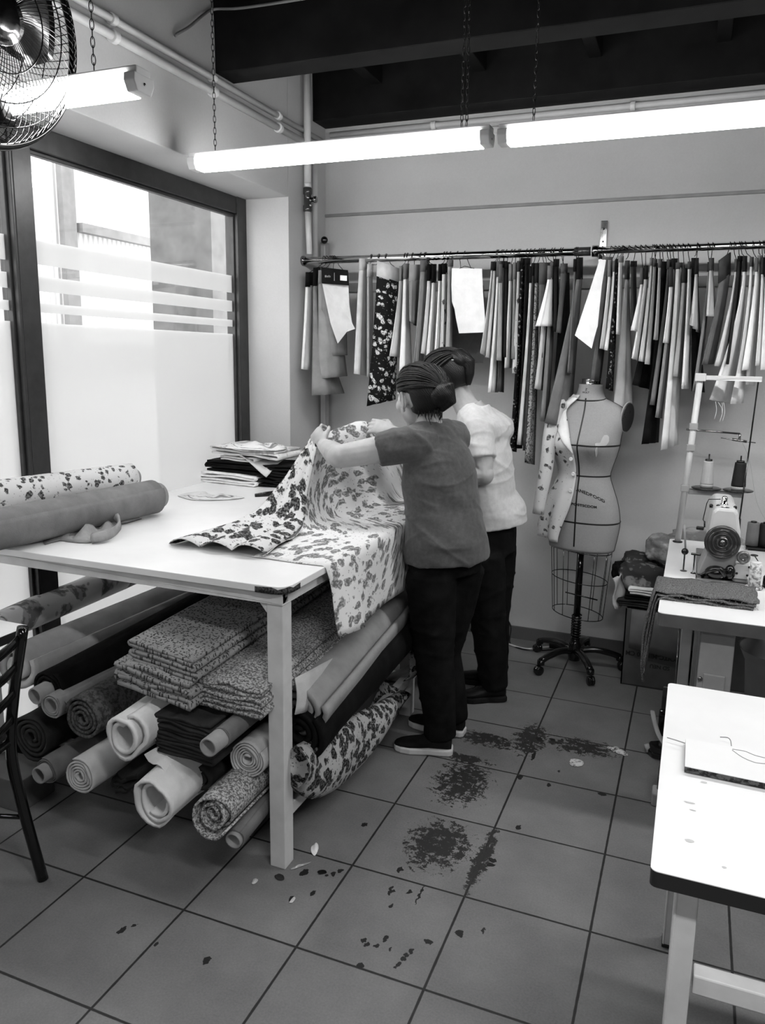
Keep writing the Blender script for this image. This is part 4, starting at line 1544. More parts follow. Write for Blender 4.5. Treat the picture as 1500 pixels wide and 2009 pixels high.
# ------------------------------------------------------------------ the two women
def skin_mat(name, v):
    k = NT(name)
    co = k.coord('Object')
    k.col(k.ramp(k.noise(co, 18, 4), [(.3, v - .04), (.7, v + .04)]))
    k.bump(k.noise(co, 180, 2), .06, .003)
    k.b.inputs['Subsurface Weight'].default_value = .08
    k.b.inputs['Subsurface Radius'].default_value = (.01, .01, .01)
    return k.fin(.5, 0, .35)


def hair_mat(name, v):
    k = NT(name)
    co = k.coord('Object')
    w = k.n('ShaderNodeTexWave', wave_type='BANDS', bands_direction='DIAGONAL')
    w.inputs['Scale'].default_value = 55
    w.inputs['Distortion'].default_value = 5
    w.inputs['Detail'].default_value = 3
    w.inputs['Detail Scale'].default_value = 1.6
    k.l(k.warp(co, 6, .06), w.inputs['Vector'])
    k.col(k.ramp(w.outputs['Fac'], [(.2, v * .8), (.9, v * 1.2)]))
    k.bump(w.outputs['Fac'], .22, .003)
    return k.fin(.45, 0, .35)


def shirt_mat(name, v, s=1.0):
    k = NT(name)
    co = k.coord('Object')
    mp = k.coord('Object', (1.0, 1.0, 2.6))
    f1 = k.noise(k.warp(mp, 3, .22), 5.2, 2, .45)
    w = k.n('ShaderNodeTexWave', wave_type='BANDS', bands_direction='DIAGONAL', wave_profile='SIN')
    w.inputs['Scale'].default_value = 2.6
    w.inputs['Distortion'].default_value = 9
    w.inputs['Detail'].default_value = 1.5
    w.inputs['Detail Scale'].default_value = .8
    k.l(co, w.inputs['Vector'])
    k.col(k.ramp(k.noise(co, 60, 4, .7), [(.3, v - .03), (.7, v + .03)]))
    h = k.math('ADD', k.math('MULTIPLY', f1, .75), k.math('MULTIPLY', w.outputs['Fac'], .30))
    k.bump(h, s, .03)
    return k.fin(.9, 0, .1, .2)


M_skin = skin_mat('skin', .68)
M_hair = hair_mat('dark_hair', .06)
M_shirtg = shirt_mat('grey_jersey', .32, .55)
M_shirtw = shirt_mat('white_jersey', .78, .40)
M_trous = cloth('black_trousers', .04, folds=.5, fscale=7)
M_sole = grey('pale_sole', .78, .6)
M_shoe = cloth('black_knit_shoe', .08, folds=.1)


def creases(amp, seed, dirs=((7, 3, 10), (-5, 8, 9), (3, -4, 14))):
    "pulls diagonal folds into a garment, strongest where cloth bunches"
    def fn(me, o0):
        me.update()
        n = len(me.vertices)
        co = np.empty(n * 3, dtype=np.float32)
        no = np.empty(n * 3, dtype=np.float32)
        me.vertices.foreach_get('co', co)
        me.vertices.foreach_get('normal', no)
        co = co.reshape(-1, 3)
        no = no.reshape(-1, 3)
        out = co.copy()
        for i in range(n):
            x, y, z = (float(v) for v in co[i])
            h = 0.
            for k, d in enumerate(dirs):
                u = x * d[0] + y * d[1] + z * d[2]
                w_ = noise.noise(Vector((u * .9 + seed, x * 2.2 + k * 7, y * 2.2 - z * 1.6)))
                h += max(0., 1 - abs(w_) * 4.2) ** 2 * (.5 + noise.noise(Vector((x * 5, y * 5 + k, z * 5 + seed))))
            out[i] += no[i] * (h * amp)
        me.vertices.foreach_set('co', out.ravel())
        me.update()
    return fn


def frame(fwd, upv=(0, 0, 1)):
    f = V(fwd).normalized()
    l = V(upv).cross(f).normalized()
    u = f.cross(l).normalized()
    return f, l, u


def head(m, c, fwd, tilt=0., s=1.0):
    f, l, u = frame(fwd, Vector((tilt, 0, 1)))

    def at(a, b, d):
        return c + (f * a + l * b + u * d) * s
    R = Matrix((f, l, u)).transposed()
    m.ell(at(-.010, 0, .022), (.094 * s, .074 * s, .088 * s), R, 24, 16)           # cranium
    m.ell(at(.028, 0, -.030), (.058 * s, .058 * s, .074 * s), R, 20, 14)           # face
    m.ell(at(.052, 0, -.086), (.026 * s, .030 * s, .022 * s), R, 14, 10)           # chin
    m.ell(at(.078, 0, .026), (.012 * s, .046 * s, .013 * s), R, 14, 8)             # brow
    m.tube([at(.082, 0, .014), at(.096, 0, -.016), at(.106, 0, -.030), at(.088, 0, -.036)], [.007 * s, .009 * s, .0115 * s, .009 * s], 10)   # nose
    for b in (-1, 1):
        m.ell(at(.090, .011 * b, -.034), (.008 * s, .008 * s, .007 * s), R, 10, 6)
        m.ell(at(.064, .040 * b, -.020), (.022 * s, .020 * s, .026 * s), R, 12, 8)  # cheek
        m.ell(at(.074, .030 * b, .008), (.012 * s, .015 * s, .010 * s), R, 12, 8)   # eye lid
        # ear: rim and lobe
        e = at(-.006, .076 * b, -.012)
        ring = []
        for k in range(9):
            a = math.radians(-70 + 290 * k / 8)
            ring.append(e + (f * (-.017 * math.cos(a)) + u * (.031 * math.sin(a)) + l * (b * (.006 + .006 * math.cos(a)))) * s)
        m.tube(ring, .0052 * s, 8)
        m.ell(e + (u * -.030 + f * .004) * s, (.008 * s, .006 * s, .010 * s), R, 10, 6)
        m.ell(e - l * (b * .004 * s), (.014 * s, .006 * s, .026 * s), R, 10, 8)
    m.ell(at(.084, 0, -.056), (.008 * s, .023 * s, .0055 * s), R, 12, 6)            # lips
    m.ell(at(.082, 0, -.065), (.009 * s, .020 * s, .0062 * s), R, 12, 6)
    return at, R


def hand(m, w, d, nrm, curl=(.5, .6, .5), spread=.12, thumb=(.5, .6), side=1, s=1.0, palm=.088):
    "w wrist, d towards fingers, nrm = back of the hand; fingers bend away from nrm"
    d = V(d).normalized()
    n = (V(nrm) - d * V(nrm).dot(d)).normalized()
    l = n.cross(d) * side
    m.tube([w - d * .012, w + d * .03 * s, w + d * palm * .7 * s, w + d * palm * s], [(.019 * s, .026 * s), (.017 * s, .033 * s), (.015 * s, .040 * s), (.011 * s, .037 * s)], 14, ref=n)
    lens = ((.040, .025, .020), (.045, .028, .021), (.042, .026, .020), (.033, .020, .018))
    for i in range(4):
        off = (-.030 + .0205 * i) * s
        b = w + d * ((palm - .006 - .004 * abs(i - 1.3)) * s) + l * (-off)
        a = (1.5 - i) * spread
        dd = (d * math.cos(a) + l * math.sin(a)).normalized()
        pts = [b]
        ang = 0
        for k in range(3):
            ang += curl[k] * (1 + .06 * i)
            dirk = dd * math.cos(ang) - n * math.sin(ang)
            pts.append(pts[-1] + dirk * lens[i][k] * s)
        m.tube(pts, [.0088 * s, .0083 * s, .0076 * s, .0062 * s], 10)
        m.ell(pts[-1], (.0063 * s,) * 3, None, 8, 6)
        m.ell(pts[1], (.0088 * s,) * 3, None, 8, 6)
        m.ell(pts[2], (.0080 * s,) * 3, None, 8, 6)
    tb = w + d * .022 * s + l * .024 * s
    t1 = tb + (d * .62 + l * .62 - n * thumb[0]).normalized() * .040 * s
    t2 = t1 + (d * .85 + l * .05 - n * thumb[1]).normalized() * .030 * s
    t3 = t2 + (d * .9 - l * .18 - n * thumb[1] * 1.1).normalized() * .022 * s
    m.tube([tb - d * .012, tb, t1, t2, t3], [.012 * s, .0145 * s, .0105 * s, .0092 * s, .007 * s], 10)
    m.ell(t3, (.007 * s,) * 3, None, 8, 6)


def shoe(par, heel, toe, sole_mat, up_mat, w=.040, h=.075):
    heel, toe = V(heel), V(toe)
    heel.z = toe.z = 0
    d = (toe - heel).normalized()
    L = (toe - heel).length
    sd = Vector((-d.y, d.x, 0))
    prof = [(0, .55, .80), (.06, .80, .98), (.22, .86, 1.0), (.4, .80, .86), (.55, .92, .66), (.72, 1.0, .54), (.88, .82, .44), (.97, .5, .34), (1.0, .2, .25)]
    m = MB()
    rows = []
    for s_, ww, hh in prof:
        row = []
        for k in range(14):
            a = 2 * math.pi * k / 14
            x = w * ww * math.cos(a)
            z = .014 + h * hh * .5 * (1 + math.sin(a))
            row.append(heel + d * (s_ * L) + sd * x + Vector((0, 0, z)))
        rows.append(row)
    m.grid(rows, closed=True)
    m.add(rows[0], [tuple(range(14))])
    m.add(rows[-1], [tuple(reversed(range(14)))])
    o = m.build('shoe', up_mat, par)
    sm = MB()
    out = []
    for s_, ww, hh in prof:
        out.append((s_, w * (ww * 1.05 + .06)))
    pts = [heel + d * (s_ * L * 1.03 - .006) + sd * x for s_, x in out] + [heel + d * (s_ * L * 1.03 - .006) - sd * x for s_, x in reversed(out)]
    sm.prism([p + Vector((0, 0, .001)) for p in pts], (0, 0, .026))
    sm.build('sole', sole_mat, o, bevel=.006)
    return o


def woman(J, label, shirt, sole, shoes, hairspec, seed=1.):
    """J: joints in world space"""
    m = MB()
    fT, lT = J['fwd'], J['left']
    # torso and hips
    tor = [(J['pelvis'] - Vector((0, 0, .06)), .150, .100), (J['pelvis'], .160, .108), (J['waist'], .122, .088), (J['chest'], .120, .085), (J['uchest'], .095, .060), (J['neckb'], .055, .055)]
    m.tube([p for p, a, b in tor], [(a, b) for p, a, b in tor], 20, ref=lT)
    m.tube([J['neckb'] - Vector((0, 0, .03)), J['neckb'].lerp(J['head'], .45), J['head'] - J['hfwd'] * .012], [.058, .050, .050], 16)
    head(m, J['head'], J['hfwd'], J.get('tilt', 0), J.get('hs', 1.0))
    for sd in 'LR':
        sh, el, wr = J['sh' + sd], J['el' + sd], J['wr' + sd]
        m.tube([sh + (J['uchest'] - sh) * .35, sh, sh.lerp(el, .35), sh.lerp(el, .8), el, el.lerp(wr, .25), el.lerp(wr, .7), wr], [.050, .056, .054, .048, .045, .045, .035, (.023, .028)], 14)
        m.ell(el, (.044, .044, .044))
        hand(m, wr, *J['hand' + sd])
        hp, kn, an = J['hip' + sd], J['kn' + sd], J['an' + sd]
        m.tube([hp, hp.lerp(kn, .4), kn, kn.lerp(an, .3), an], [.085, .075, .052, .052, .034], 14)
        he, to = J['foot' + sd]
        he, to = V(he), V(to)
        m.tube([an, he.lerp(to, .30) + Vector((0, 0, .046)), he.lerp(to, .75) + Vector((0, 0, .032))], [.032, .026, .014], 10)
    body = m.build('person', M_skin, None, label, 'person', None, None, remesh=.0042, smooth_it=3, org=(J['pelvis'].x, J['pelvis'].y, 0))
    # trousers
    p = MB()
    p.tube([J['pelvis'] + Vector((0, 0, .10)), J['pelvis'] + Vector((0, 0, .02)), J['pelvis'] - Vector((0, 0, .07))], [(.145, .105), (.158, .116), (.160, .118)], 20, ref=lT)
    for sd in 'LR':
        hp, kn, an = J['hip' + sd], J['kn' + sd], J['an' + sd]
        p.tube([hp + Vector((0, 0, .0)), hp.lerp(kn, .3), hp.lerp(kn, .7), kn, kn.lerp(an, .35), kn.lerp(an, .75), an - Vector((0, 0, .012))], [.098, .097, .085, .076, .074, .066, .062], 16)
    p.build('trousers', M_trous, body, remesh=.009, smooth_it=4, wrinkle=creases(.007, seed + 5, ((4, 3, 14), (-5, 4, 12))))
    # shirt
    q = MB()
    q.tube([a for a, b in J['shirt']], [b for a, b in J['shirt']], 26, ref=lT)
    for sd in 'LR':
        sh, el = J['sh' + sd], J['el' + sd]
        q.tube([J['uchest'].lerp(sh, .45), sh, sh.lerp(el, .3), sh.lerp(el, J['sleeve'])], [(.075, .085), .070, .068, J.get('cuff', .066)], 16)
        q.ell(sh, (.066, .066, .066))
        nb = J['neckb'] + Vector((0, 0, -.030))
        q.tube([nb, nb.lerp(sh, .5) + Vector((0, 0, .004)), sh], [.064, .066, .064], 14)
    q.tube([J['shL'], J['uchest'] + Vector((0, 0, -.01)), J['shR']], [.068, .085, .068], 16)
    q.build('t_shirt', shirt, body, remesh=.0062, smooth_it=5, wrinkle=creases(.0075, seed))
    for sd in 'LR':
        shoe(body, J['foot' + sd][0], J['foot' + sd][1], sole, shoes)
    # hair
    f, l, u = frame(J['hfwd'], Vector((J.get('tilt', 0), 0, 1)))
    s = J.get('hs', 1.0)
    h = MB()
    vs, fs = [], []
    seg, rings = 40, 26
    for i in range(rings + 1):
        ph = math.pi * i / rings
        for k in range(seg):
            th = 2 * math.pi * k / seg
            e = Vector((math.sin(ph) * math.cos(th), math.sin(ph) * math.sin(th), math.cos(ph)))
            r = Vector((.106 * e.x, .087 * e.y, .102 * e.z))
            # keep the face and ears clear
            face = smoothstep(.25, .62, e.x * .95 - e.z * .62)
            ear = smoothstep(.62, .85, abs(e.y)) * smoothstep(.05, .30, -e.z + .15) * smoothstep(-.45, -.1, e.x)
            low = smoothstep(.80, .98, -e.z) + smoothstep(.45, .8, -e.z) * smoothstep(-.1, .3, e.x)
            kk = 1 - .30 * min(1, max(face, ear, low * .9))
            kk += .012 * nz(e.x * 4, e.y * 9, e.z * 4 + seed)
            vs.append(J['head'] + (f * (r.x * kk - .012) + l * (r.y * kk) + u * (r.z * kk + .018)) * s)
    for i in range(rings):
        for k in range(seg):
            k2 = (k + 1) % seg
            fs.append((i * seg + k, (i + 1) * seg + k, (i + 1) * seg + k2, i * seg + k2))
    h.add(vs, fs)
    hr = h.build('hair', M_hair, body)
    hairspec(hr, body, f, l, u)
    return body


def strands(hr, c, f, l, u, s, bun, n=64, seed=1.):
    "locks combed back over the skull to the bun"
    m = MB()
    rnd = random.Random(seed)
    bl = (bun - c).normalized()
    for i in range(n):
        a = math.radians(-118 + 236 * i / (n - 1))
        # hairline: over the forehead and round behind the ears
        fx = .62 * math.cos(a) + .10
        e0 = (f * fx + l * (math.sin(a) * .80) + u * (.62 + .20 * math.cos(a) - .55 * abs(math.sin(a)) ** 3)).normalized()
        pts = []
        j = rnd.uniform(-.012, .012)
        for k in range(10):
            t = k / 9
            e = e0.lerp(bl, t * .96).normalized()
            ex, ey, ez = e.dot(f), e.dot(l), e.dot(u)
            r = 1 / math.sqrt((ex / .107) ** 2 + (ey / .088) ** 2 + (ez / .104) ** 2)
            pts.append(c + (f * -.012 + u * .018) * s + e * (r * s * (1.0 + .012 * math.sin(t * 5 + i) + .006)) + l * (j * math.sin(t * 3.1)))
        m.tube(pts, [.0016] + [.0036] * 8 + [.002], 5)
    m.build('combed_locks', M_hair, hr)


def coil(c, ax, r, th, turns, n=60, wob=.12, seed=1.):
    a = ax.normalized()
    x = a.orthogonal().normalized()
    y = a.cross(x)
    pts = []
    for i in range(n):
        t = i / (n - 1)
        an = 2 * math.pi * turns * t
        rr = r * (1 - .55 * t) * (1 + wob * math.sin(an * 2.3 + seed))
        pts.append(c + x * (rr * math.cos(an)) + y * (rr * math.sin(an)) + a * (.030 * t + .006 * math.sin(an * 3)))
    return pts


# --- front woman
J = {}
J['fwd'] = Vector((-.90, .43, 0)).normalized()
J['left'] = Vector((-.43, -.90, 0)).normalized()
J['head'] = ony((824, 780), 1.60)
J['hs'] = 1.10
J['hfwd'] = Vector((-.78, .56, -.20)).normalized()
J['neckb'] = ony((846, 838), 1.60)
J['shL'] = ony((803, 872), 1.47)
J['shR'] = J['shL'] + Vector((.095, .255, .005))
J['uchest'] = (J['shL'] + J['shR']) / 2 + Vector((.0, 0, .0))
J['chest'] = ony((862, 925), 1.60)
J['waist'] = ony((868, 1000), 1.59)
J['pelvis'] = ony((876, 1085), 1.57)
J['elL'] = ony((664, 896), 1.37)
J['wrL'] = ony((634, 872), 1.535)
J['handL'] = ((-.50, .30, .42), (-.65, -.35, .55), (.75, .9, .7), .06, (.5, .7), -1, .90)
J['elR'] = ony((828, 880), 1.84)
J['wrR'] = ony((768, 845), 1.775)
J['handR'] = ((-.95, .06, .20), (.0, -.75, .65), (.35, .70, .55), .06, (.35, .4), -1, .95)
J['hipL'] = J['pelvis'] + J['left'] * .085 - Vector((0, 0, .06))
J['hipR'] = J['pelvis'] - J['left'] * .085 - Vector((0, 0, .06))
J['knL'], J['anL'] = ony((852, 1290), 1.50), Vector((.755, 1.49, .075))
J['knR'], J['anR'] = ony((868, 1280), 1.66), Vector((.760, 1.65, .075))
J['footL'] = ((.800, 1.492, 0), (.578, 1.437, 0))
J['footR'] = ((.803, 1.655, 0), (.560, 1.655, 0))
J['shirt'] = [(ony((877, 1095), 1.57), (.180, .152)), (ony((876, 1065), 1.57), (.178, .150)), (J['waist'], (.160, .132)), (J['chest'] + Vector((0, 0, -.02)), (.166, .130)), (ony((856, 893), 1.60), (.150, .112)), (ony((850, 866), 1.60), (.120, .085)), (J['neckb'] + Vector((0, 0, -.004)), (.070, .064))]
J['sleeve'] = .44
J['cuff'] = .064


def hair1(hr, body, f, l, u):
    c, s_ = J['head'], J['hs']
    k0 = c - f * .118 - u * .004 - l * .020
    strands(hr, c, f, l, u, s_, k0, 70, 2)
    b = MB()
    b.ell(k0, (.046, .046, .044), None, 20, 12)
    b.tube(coil(k0 + f * .01, -f, .038, .02, 2.2, seed=1.), [.020] * 50 + [.012] * 10, 10)
    b.tube([k0 + u * .03 + f * .02, k0 - f * .03 + u * .02 - l * .01, k0 - f * .02 - u * .03 - l * .02, k0 + f * .02 - u * .062], [.018, .026, .024, .010], 12)
    b.build('bun', M_hair, hr, remesh=.0045, smooth_it=2)
    ni = MB()
    rnd = random.Random(4)
    for i in range(26):
        a = (i - 13) * .0045
        p0 = c - f * (.080 + .02 * math.cos(i * .24 - 3)) - u * (.062 + rnd.uniform(-.01, .012)) + l * a
        q = Vector((rnd.uniform(-.010, .010), rnd.uniform(-.010, .010), 0))
        L = rnd.uniform(.5, 1.1)
        ni.tube([p0, p0 - u * .020 * L + f * .003 + q * .3, p0 - u * .040 * L + f * .006 + q], [.0026, .0018, .0005], 5)
    ni.build('loose_strands', M_hair, hr)


J1 = J
woman(J, 'woman in a grey t-shirt lifting the flowered cloth, nearer the camera', M_shirtg, M_sole, M_shoe, hair1)

# --- second woman
J = {}
J['fwd'] = Vector((-.995, .10, 0)).normalized()
J['left'] = Vector((-.10, -.995, 0)).normalized()
J['head'] = ony((874, 744), 2.03)
J['hs'] = 1.08
J['hfwd'] = Vector((-.84, .16, -.52)).normalized()
J['neckb'] = ony((924, 800), 2.05)
J['shL'] = ony((935, 850), 1.915)
J['shR'] = J['shL'] + Vector((.03, .27, .0))
J['uchest'] = (J['shL'] + J['shR']) / 2
J['chest'] = ony((948, 905), 2.04)
J['waist'] = ony((955, 975), 2.05)
J['pelvis'] = ony((960, 1050), 2.07)
J['elL'] = ony((948, 932), 1.865)
J['wrL'] = ony((868, 940), 1.83)
J['handL'] = ((-.9, .2, -.1), (0, -.2, 1), (.4, .6, .5), .06, (.5, .6), -1, .92)
J['elR'] = J['shR'] + Vector((-.12, .06, -.20))
J['wrR'] = J['elR'] + Vector((-.21, -.04, -.03))
J['handR'] = ((-.9, -.1, -.1), (0, .2, 1), (.4, .6, .5), .06, (.5, .6), 1, .92)
J['hipL'] = J['pelvis'] + J['left'] * .085 - Vector((0, 0, .06))
J['hipR'] = J['pelvis'] - J['left'] * .085 - Vector((0, 0, .06))
J['knL'], J['anL'] = ony((958, 1235), 2.02), Vector((.838, 2.035, .075))
J['knR'], J['anR'] = J['hipR'] + Vector((-.0, .01, -.36)), Vector((.80, 2.19, .075))
J['footL'] = ((.882, 2.055, 0), (.690, 1.955, 0))
J['footR'] = ((.845, 2.20, 0), (.62, 2.17, 0))
J['shirt'] = [(ony((972, 1030), 2.07), (.165, .140)), (ony((969, 1005), 2.07), (.168, .140)), (J['waist'], (.160, .126)), (J['chest'], (.164, .122)), (ony((944, 868), 2.05), (.155, .112)), (ony((938, 835), 2.05), (.120, .092)), (J['neckb'] + Vector((.012, 0, -.004)), (.068, .070))]
J['sleeve'] = .62
J['cuff'] = .068


def hair2(hr, body, f, l, u):
    c, s_ = J['head'], J['hs']
    k0 = c - f * .112 + u * .036 + l * .01
    strands(hr, c, f, l, u, s_, k0, 64, 5)
    b = MB()
    b.ell(k0, (.040, .040, .040), None, 20, 12)
    b.tube(coil(k0 + f * .01, -f, .036, .02, 2.0, seed=3.), [.019] * 50 + [.012] * 10, 10)
    b.tube([k0 - f * .02, k0 - f * .03 - u * .03, k0 - f * .005 - u * .075, c - f * .085 - u * .075], [.024, .026, .022, .012], 12)
    b.build('bun', M_hair, hr, remesh=.0045, smooth_it=2)
    kc = MB()
    q = k0 + l * .040 + f * .058 + u * .022
    pts = [q - u * .012, q + f * .006 + u * .014, q - f * .006 + u * .016, q - f * .012 - u * .004, q - f * .020 + u * .012, q - f * .026 - u * .008, q - f * .050 - u * .022]
    kc.tube(spline([p + l * .012 for p in pts], 30), .0021, 6)
    kc.build('hair_clip', plain('white_clip', .95, .3), hr, label='white wire hair clip')


woman(J, 'woman in a white t-shirt with hair clip, bending behind the other', M_shirtw, M_shoe, cloth('black_leather_shoe', .05, folds=.1, rough=.4), hair2, seed=3.)
# ------------------------------------------------------------------ dress form
def text_mesh(s, size, space=1.0):
    "2D lettering: list of (x, y) points and faces, centred"
    cu = bpy.data.curves.new('lettering', 'FONT')
    cu.body = s
    cu.size = size
    cu.align_x = 'CENTER'
    cu.align_y = 'CENTER'
    cu.space_character = space
    cu.offset = size * .035
    o = bpy.data.objects.new('lettering', cu)
    COL.objects.link(o)
    dg = bpy.context.evaluated_depsgraph_get()
    me = bpy.data.meshes.new_from_object(o.evaluated_get(dg))
    pts = [(v.co.x, v.co.y) for v in me.vertices]
    fs = [list(p.vertices) for p in me.polygons]
    bpy.data.objects.remove(o)
    bpy.data.curves.remove(cu)
    bpy.data.meshes.remove(me)
    return pts, fs


FC = Vector((1.118, 2.585, 0))
FF = Vector((-.18, -.98, 0)).normalized()
FS = Vector((-FF.y, FF.x, 0))            # the form's left side (to our right)
SEC = [  # z, half width, half depth, forward shift, superellipse power, sideways shift
    (1.436, .057, .054, .000, 2.0), (1.42, .058, .055, .000, 2.0), (1.395, .064, .058, .002, 2.0), (1.372, .076, .064, .004, 2.0), (1.352, .118, .070, .000, 2.1),
    (1.330, .158, .078, -.004, 2.3), (1.305, .178, .086, -.004, 2.4), (1.26, .176, .098, .006, 2.3), (1.20, .166, .112, .020, 2.2), (1.15, .163, .122, .028, 2.1),
    (1.10, .150, .112, .020, 2.1), (1.05, .133, .100, .010, 2.0), (1.0, .122, .094, .004, 2.0), (.95, .138, .103, .004, 2.0), (.89, .160, .114, .002, 2.1), (.83, .174, .121, -.004, 2.15),
    (.77, .180, .124, -.008, 2.2), (.71, .175, .122, -.008, 2.2), (.66, .167, .119, -.006, 2.2), (.628, .162, .116, -.006, 2.2)]


def fsec(z):
    S = SEC
    if z >= S[0][0]:
        return S[0][1:]
    for i in range(len(S) - 1):
        if S[i][0] >= z >= S[i + 1][0]:
            t = (S[i][0] - z) / (S[i][0] - S[i + 1][0])
            P = [S[max(i - 1, 0)], S[i], S[i + 1], S[min(i + 2, len(S) - 1)]]
            out = []
            for k in range(1, 5):
                a, b, c, d = [p[k] for p in P]
                out.append(.5 * (2 * b + (c - a) * t + (2 * a - 5 * b + 4 * c - d) * t * t + (3 * b - a - 3 * c + d) * t ** 3))
            return out
    return S[-1][1:]


def fpt(z, th, off=0.0):
    "surface point of the form; th = 0 front, 90 = its left side"
    a, b, sh, n = fsec(z)
    t = math.radians(th)
    c, s_ = math.cos(t), math.sin(t)
    x = (a + off) * math.copysign(abs(s_) ** (2 / n), s_)
    y = (b + off) * math.copysign(abs(c) ** (2 / n), c) + sh
    # breasts
    bz = math.exp(-((z - 1.155) / .055) ** 2)
    for ss in (-1, 1):
        y += .026 * bz * math.exp(-((x - ss * .075) / .05) ** 2) * max(0, c)
    return FC + FS * x + FF * y + Vector((0, 0, z))


M_linen = wall_mat('dress_form_linen', .60, .05)
M_tape = plain('black_tape', .04, .7)
t = thing('dress_form', (FC.x, FC.y, 0), 'linen dress form with black guide tapes on a black castor stand', 'dress form')
rows = []
zs = [1.436 - (1.436 - .628) * i / 60 for i in range(61)]
for z in zs:
    rows.append([fpt(z, 360 * k / 56) for k in range(56)])
tors = MB()
tors.grid(rows, closed=True)
tors.add([p for p in rows[0]], [tuple(range(56))])
tors.add([p for p in rows[-1]], [tuple(range(56))])
torso = tors.build('torso', M_linen, t)
MB().lathe([(.054, 0), (.054, .002), (.0445, .003), (.0455, .005), (.0440, .008), (.0440, .020), (.0455, .023), (.044, .026), (0, .027)], FC + Vector((0, 0, 1.436)), (0, 0, 1), 28).build('neck_cap', M_chrome, t)


def tape(pts, w=.0035, name='guide_tape'):
    return MB().tube(pts, [(w * .35, w)] * len(pts), 8, ref=[(p - Vector((FC.x, FC.y, p.z))).normalized() for p in pts]).build(name, M_tape, torso)


tape([fpt(1.372 - (1.372 - .655) * i / 40, 0, .001) for i in range(41)])
for zz in (1.155, 1.002, .775):
    tape([fpt(zz, a, .0012) for a in range(-176, 181, 8)])
tape([fpt(1.372 + .012 * math.cos(math.radians(a + 180)) , a, .001) for a in range(-176, 181, 8)])
tape([fpt(1.23 - (1.23 - .632) * i / 36, 93, .001) for i in range(37)], .0025)
tape([fpt(1.374 - .052 * i / 14, 90 + 4 * math.sin(i / 14 * 3.1), .0012) for i in range(15)], .0025)
# worn patch over the left breast, flaky shoulder rim
m = MB()
for (z0, th0, rz, rt, sd) in ((1.180, 44, .026, 8, 1.), (1.165, 38, .010, 9, 6.), (1.130, 33, .024, 2.2, 2.)):
    c_ = fpt(z0, th0, .0016)
    ring = []
    for k in range(18):
        a = 2 * math.pi * k / 18
        r_ = 1 + .35 * nz(math.cos(a) * 1.6, math.sin(a) * 1.6, sd * 5)
        ring.append(fpt(z0 + rz * r_ * math.sin(a), th0 + rt * r_ * math.cos(a), .0014))
    m.add([c_] + ring, [(0, 1 + k, 1 + (k + 1) % 18) for k in range(18)])
m.build('worn_patch', grey('bare_plaster', .74, .8), torso, label='pale worn patch over the breast', kind=None)
# arm plate
pc = FC + FS * .176 + FF * -.002 + Vector((0, 0, 1.288))
pn = (FS + FF * .40 + Vector((0, 0, -.10))).normalized()
pu = (Vector((0, 0, 1)) - pn * pn.z).normalized()
pv = pn.cross(pu)
ring = [pc + pu * (.068 * math.cos(a)) + pv * (.043 * math.sin(a)) for a in [2 * math.pi * k / 32 for k in range(32)]]
MB().prism([p + pn * .004 for p in ring], pn * .010).build('arm_plate', plain('dark_plate', .22, .6), t, bevel=.002)
MB().tube([p + pn * .006 for p in [pc + (q - pc) * 1.05 for q in ring]], .004, 8, closed=True).build('arm_plate_rim', M_linen, t)
# stamped lettering on the hip and neck
def stamp(s, size, z0, th0, curve, name, slant=0.0):
    pts, fs = text_mesh(s, size, 1.05)
    m = MB()
    vs = []
    for x, y in pts:
        a, b, sh, n = fsec(z0)
        zz = z0 + y - curve * x * x + slant * x
        vs.append(fpt(zz, th0 + math.degrees(x / ((a + b) / 2)), .0012))
    m.add(vs, fs, smooth=False)
    return m.build(name, M_tape, torso)


stamp('ANEDBOOD', .0205, .916, 24, 1.4, 'lettering', -.42)
stamp('POSTSCDOM', .0165, .862, 13, 0, 'lettering', -.06)
stamp('Z', .014, 1.412, -4, 0, 'lettering')
stamp('WOLT', .011, 1.398, -5, 0, 'lettering')

# wire cage, post, castor base
cg = MB()
cz = [.626, .47, .285]
def cgp(z, a):
    f = (z - .285) / (.626 - .285)
    r1, r2 = .128 + .024 * f, .098 + .014 * f
    return FC + FS * (r1 * math.sin(a)) + FF * (r2 * math.cos(a) - .004) + Vector((0, 0, z - .012 * math.sin(a)))
cage = cg.tube([cgp(cz[0], 2 * math.pi * k / 40) for k in range(40)], .0024, 6, closed=True).build('wire_cage', M_blackmetal, t)
for z in cz[1:]:
    MB().tube([cgp(z, 2 * math.pi * k / 40) for k in range(40)], .0024, 6, closed=True).build('cage_ring', M_blackmetal, cage)
for k in range(12):
    a = 2 * math.pi * (k + .3) / 12
    MB().tube([cgp(.626, a), cgp(.45, a), cgp(.285, a)], .0017, 6).build('cage_wire', M_blackmetal, cage)
MB().tube([(FC.x, FC.y, .66), (FC.x, FC.y, .27)], .0175, 14).build('post', M_blackmetal, t)
sp = []
for k in range(120):
    a = 2 * math.pi * k / 12
    sp.append((FC.x + .0225 * math.cos(a), FC.y + .0225 * math.sin(a), .275 - .135 * k / 119))
s_o = MB()
s_o.tube([(FC.x, FC.y, .28), (FC.x, FC.y, .12)], .0165, 12)
s_o.tube(sp, .0042, 6)
s_o.build('spring_sleeve', M_black, t)
MB().tube([(FC.x - .06, FC.y - .03, .395), (FC.x + .10, FC.y - .03, .375)], .0035, 6).build('pedal_rod', M_blackmetal, t)
MB().lathe([(.022, .15), (.030, .12), (.034, .06), (.030, .035), (.0, .03)], (FC.x, FC.y, 0), (0, 0, 1), 18).build('hub', M_black, t)
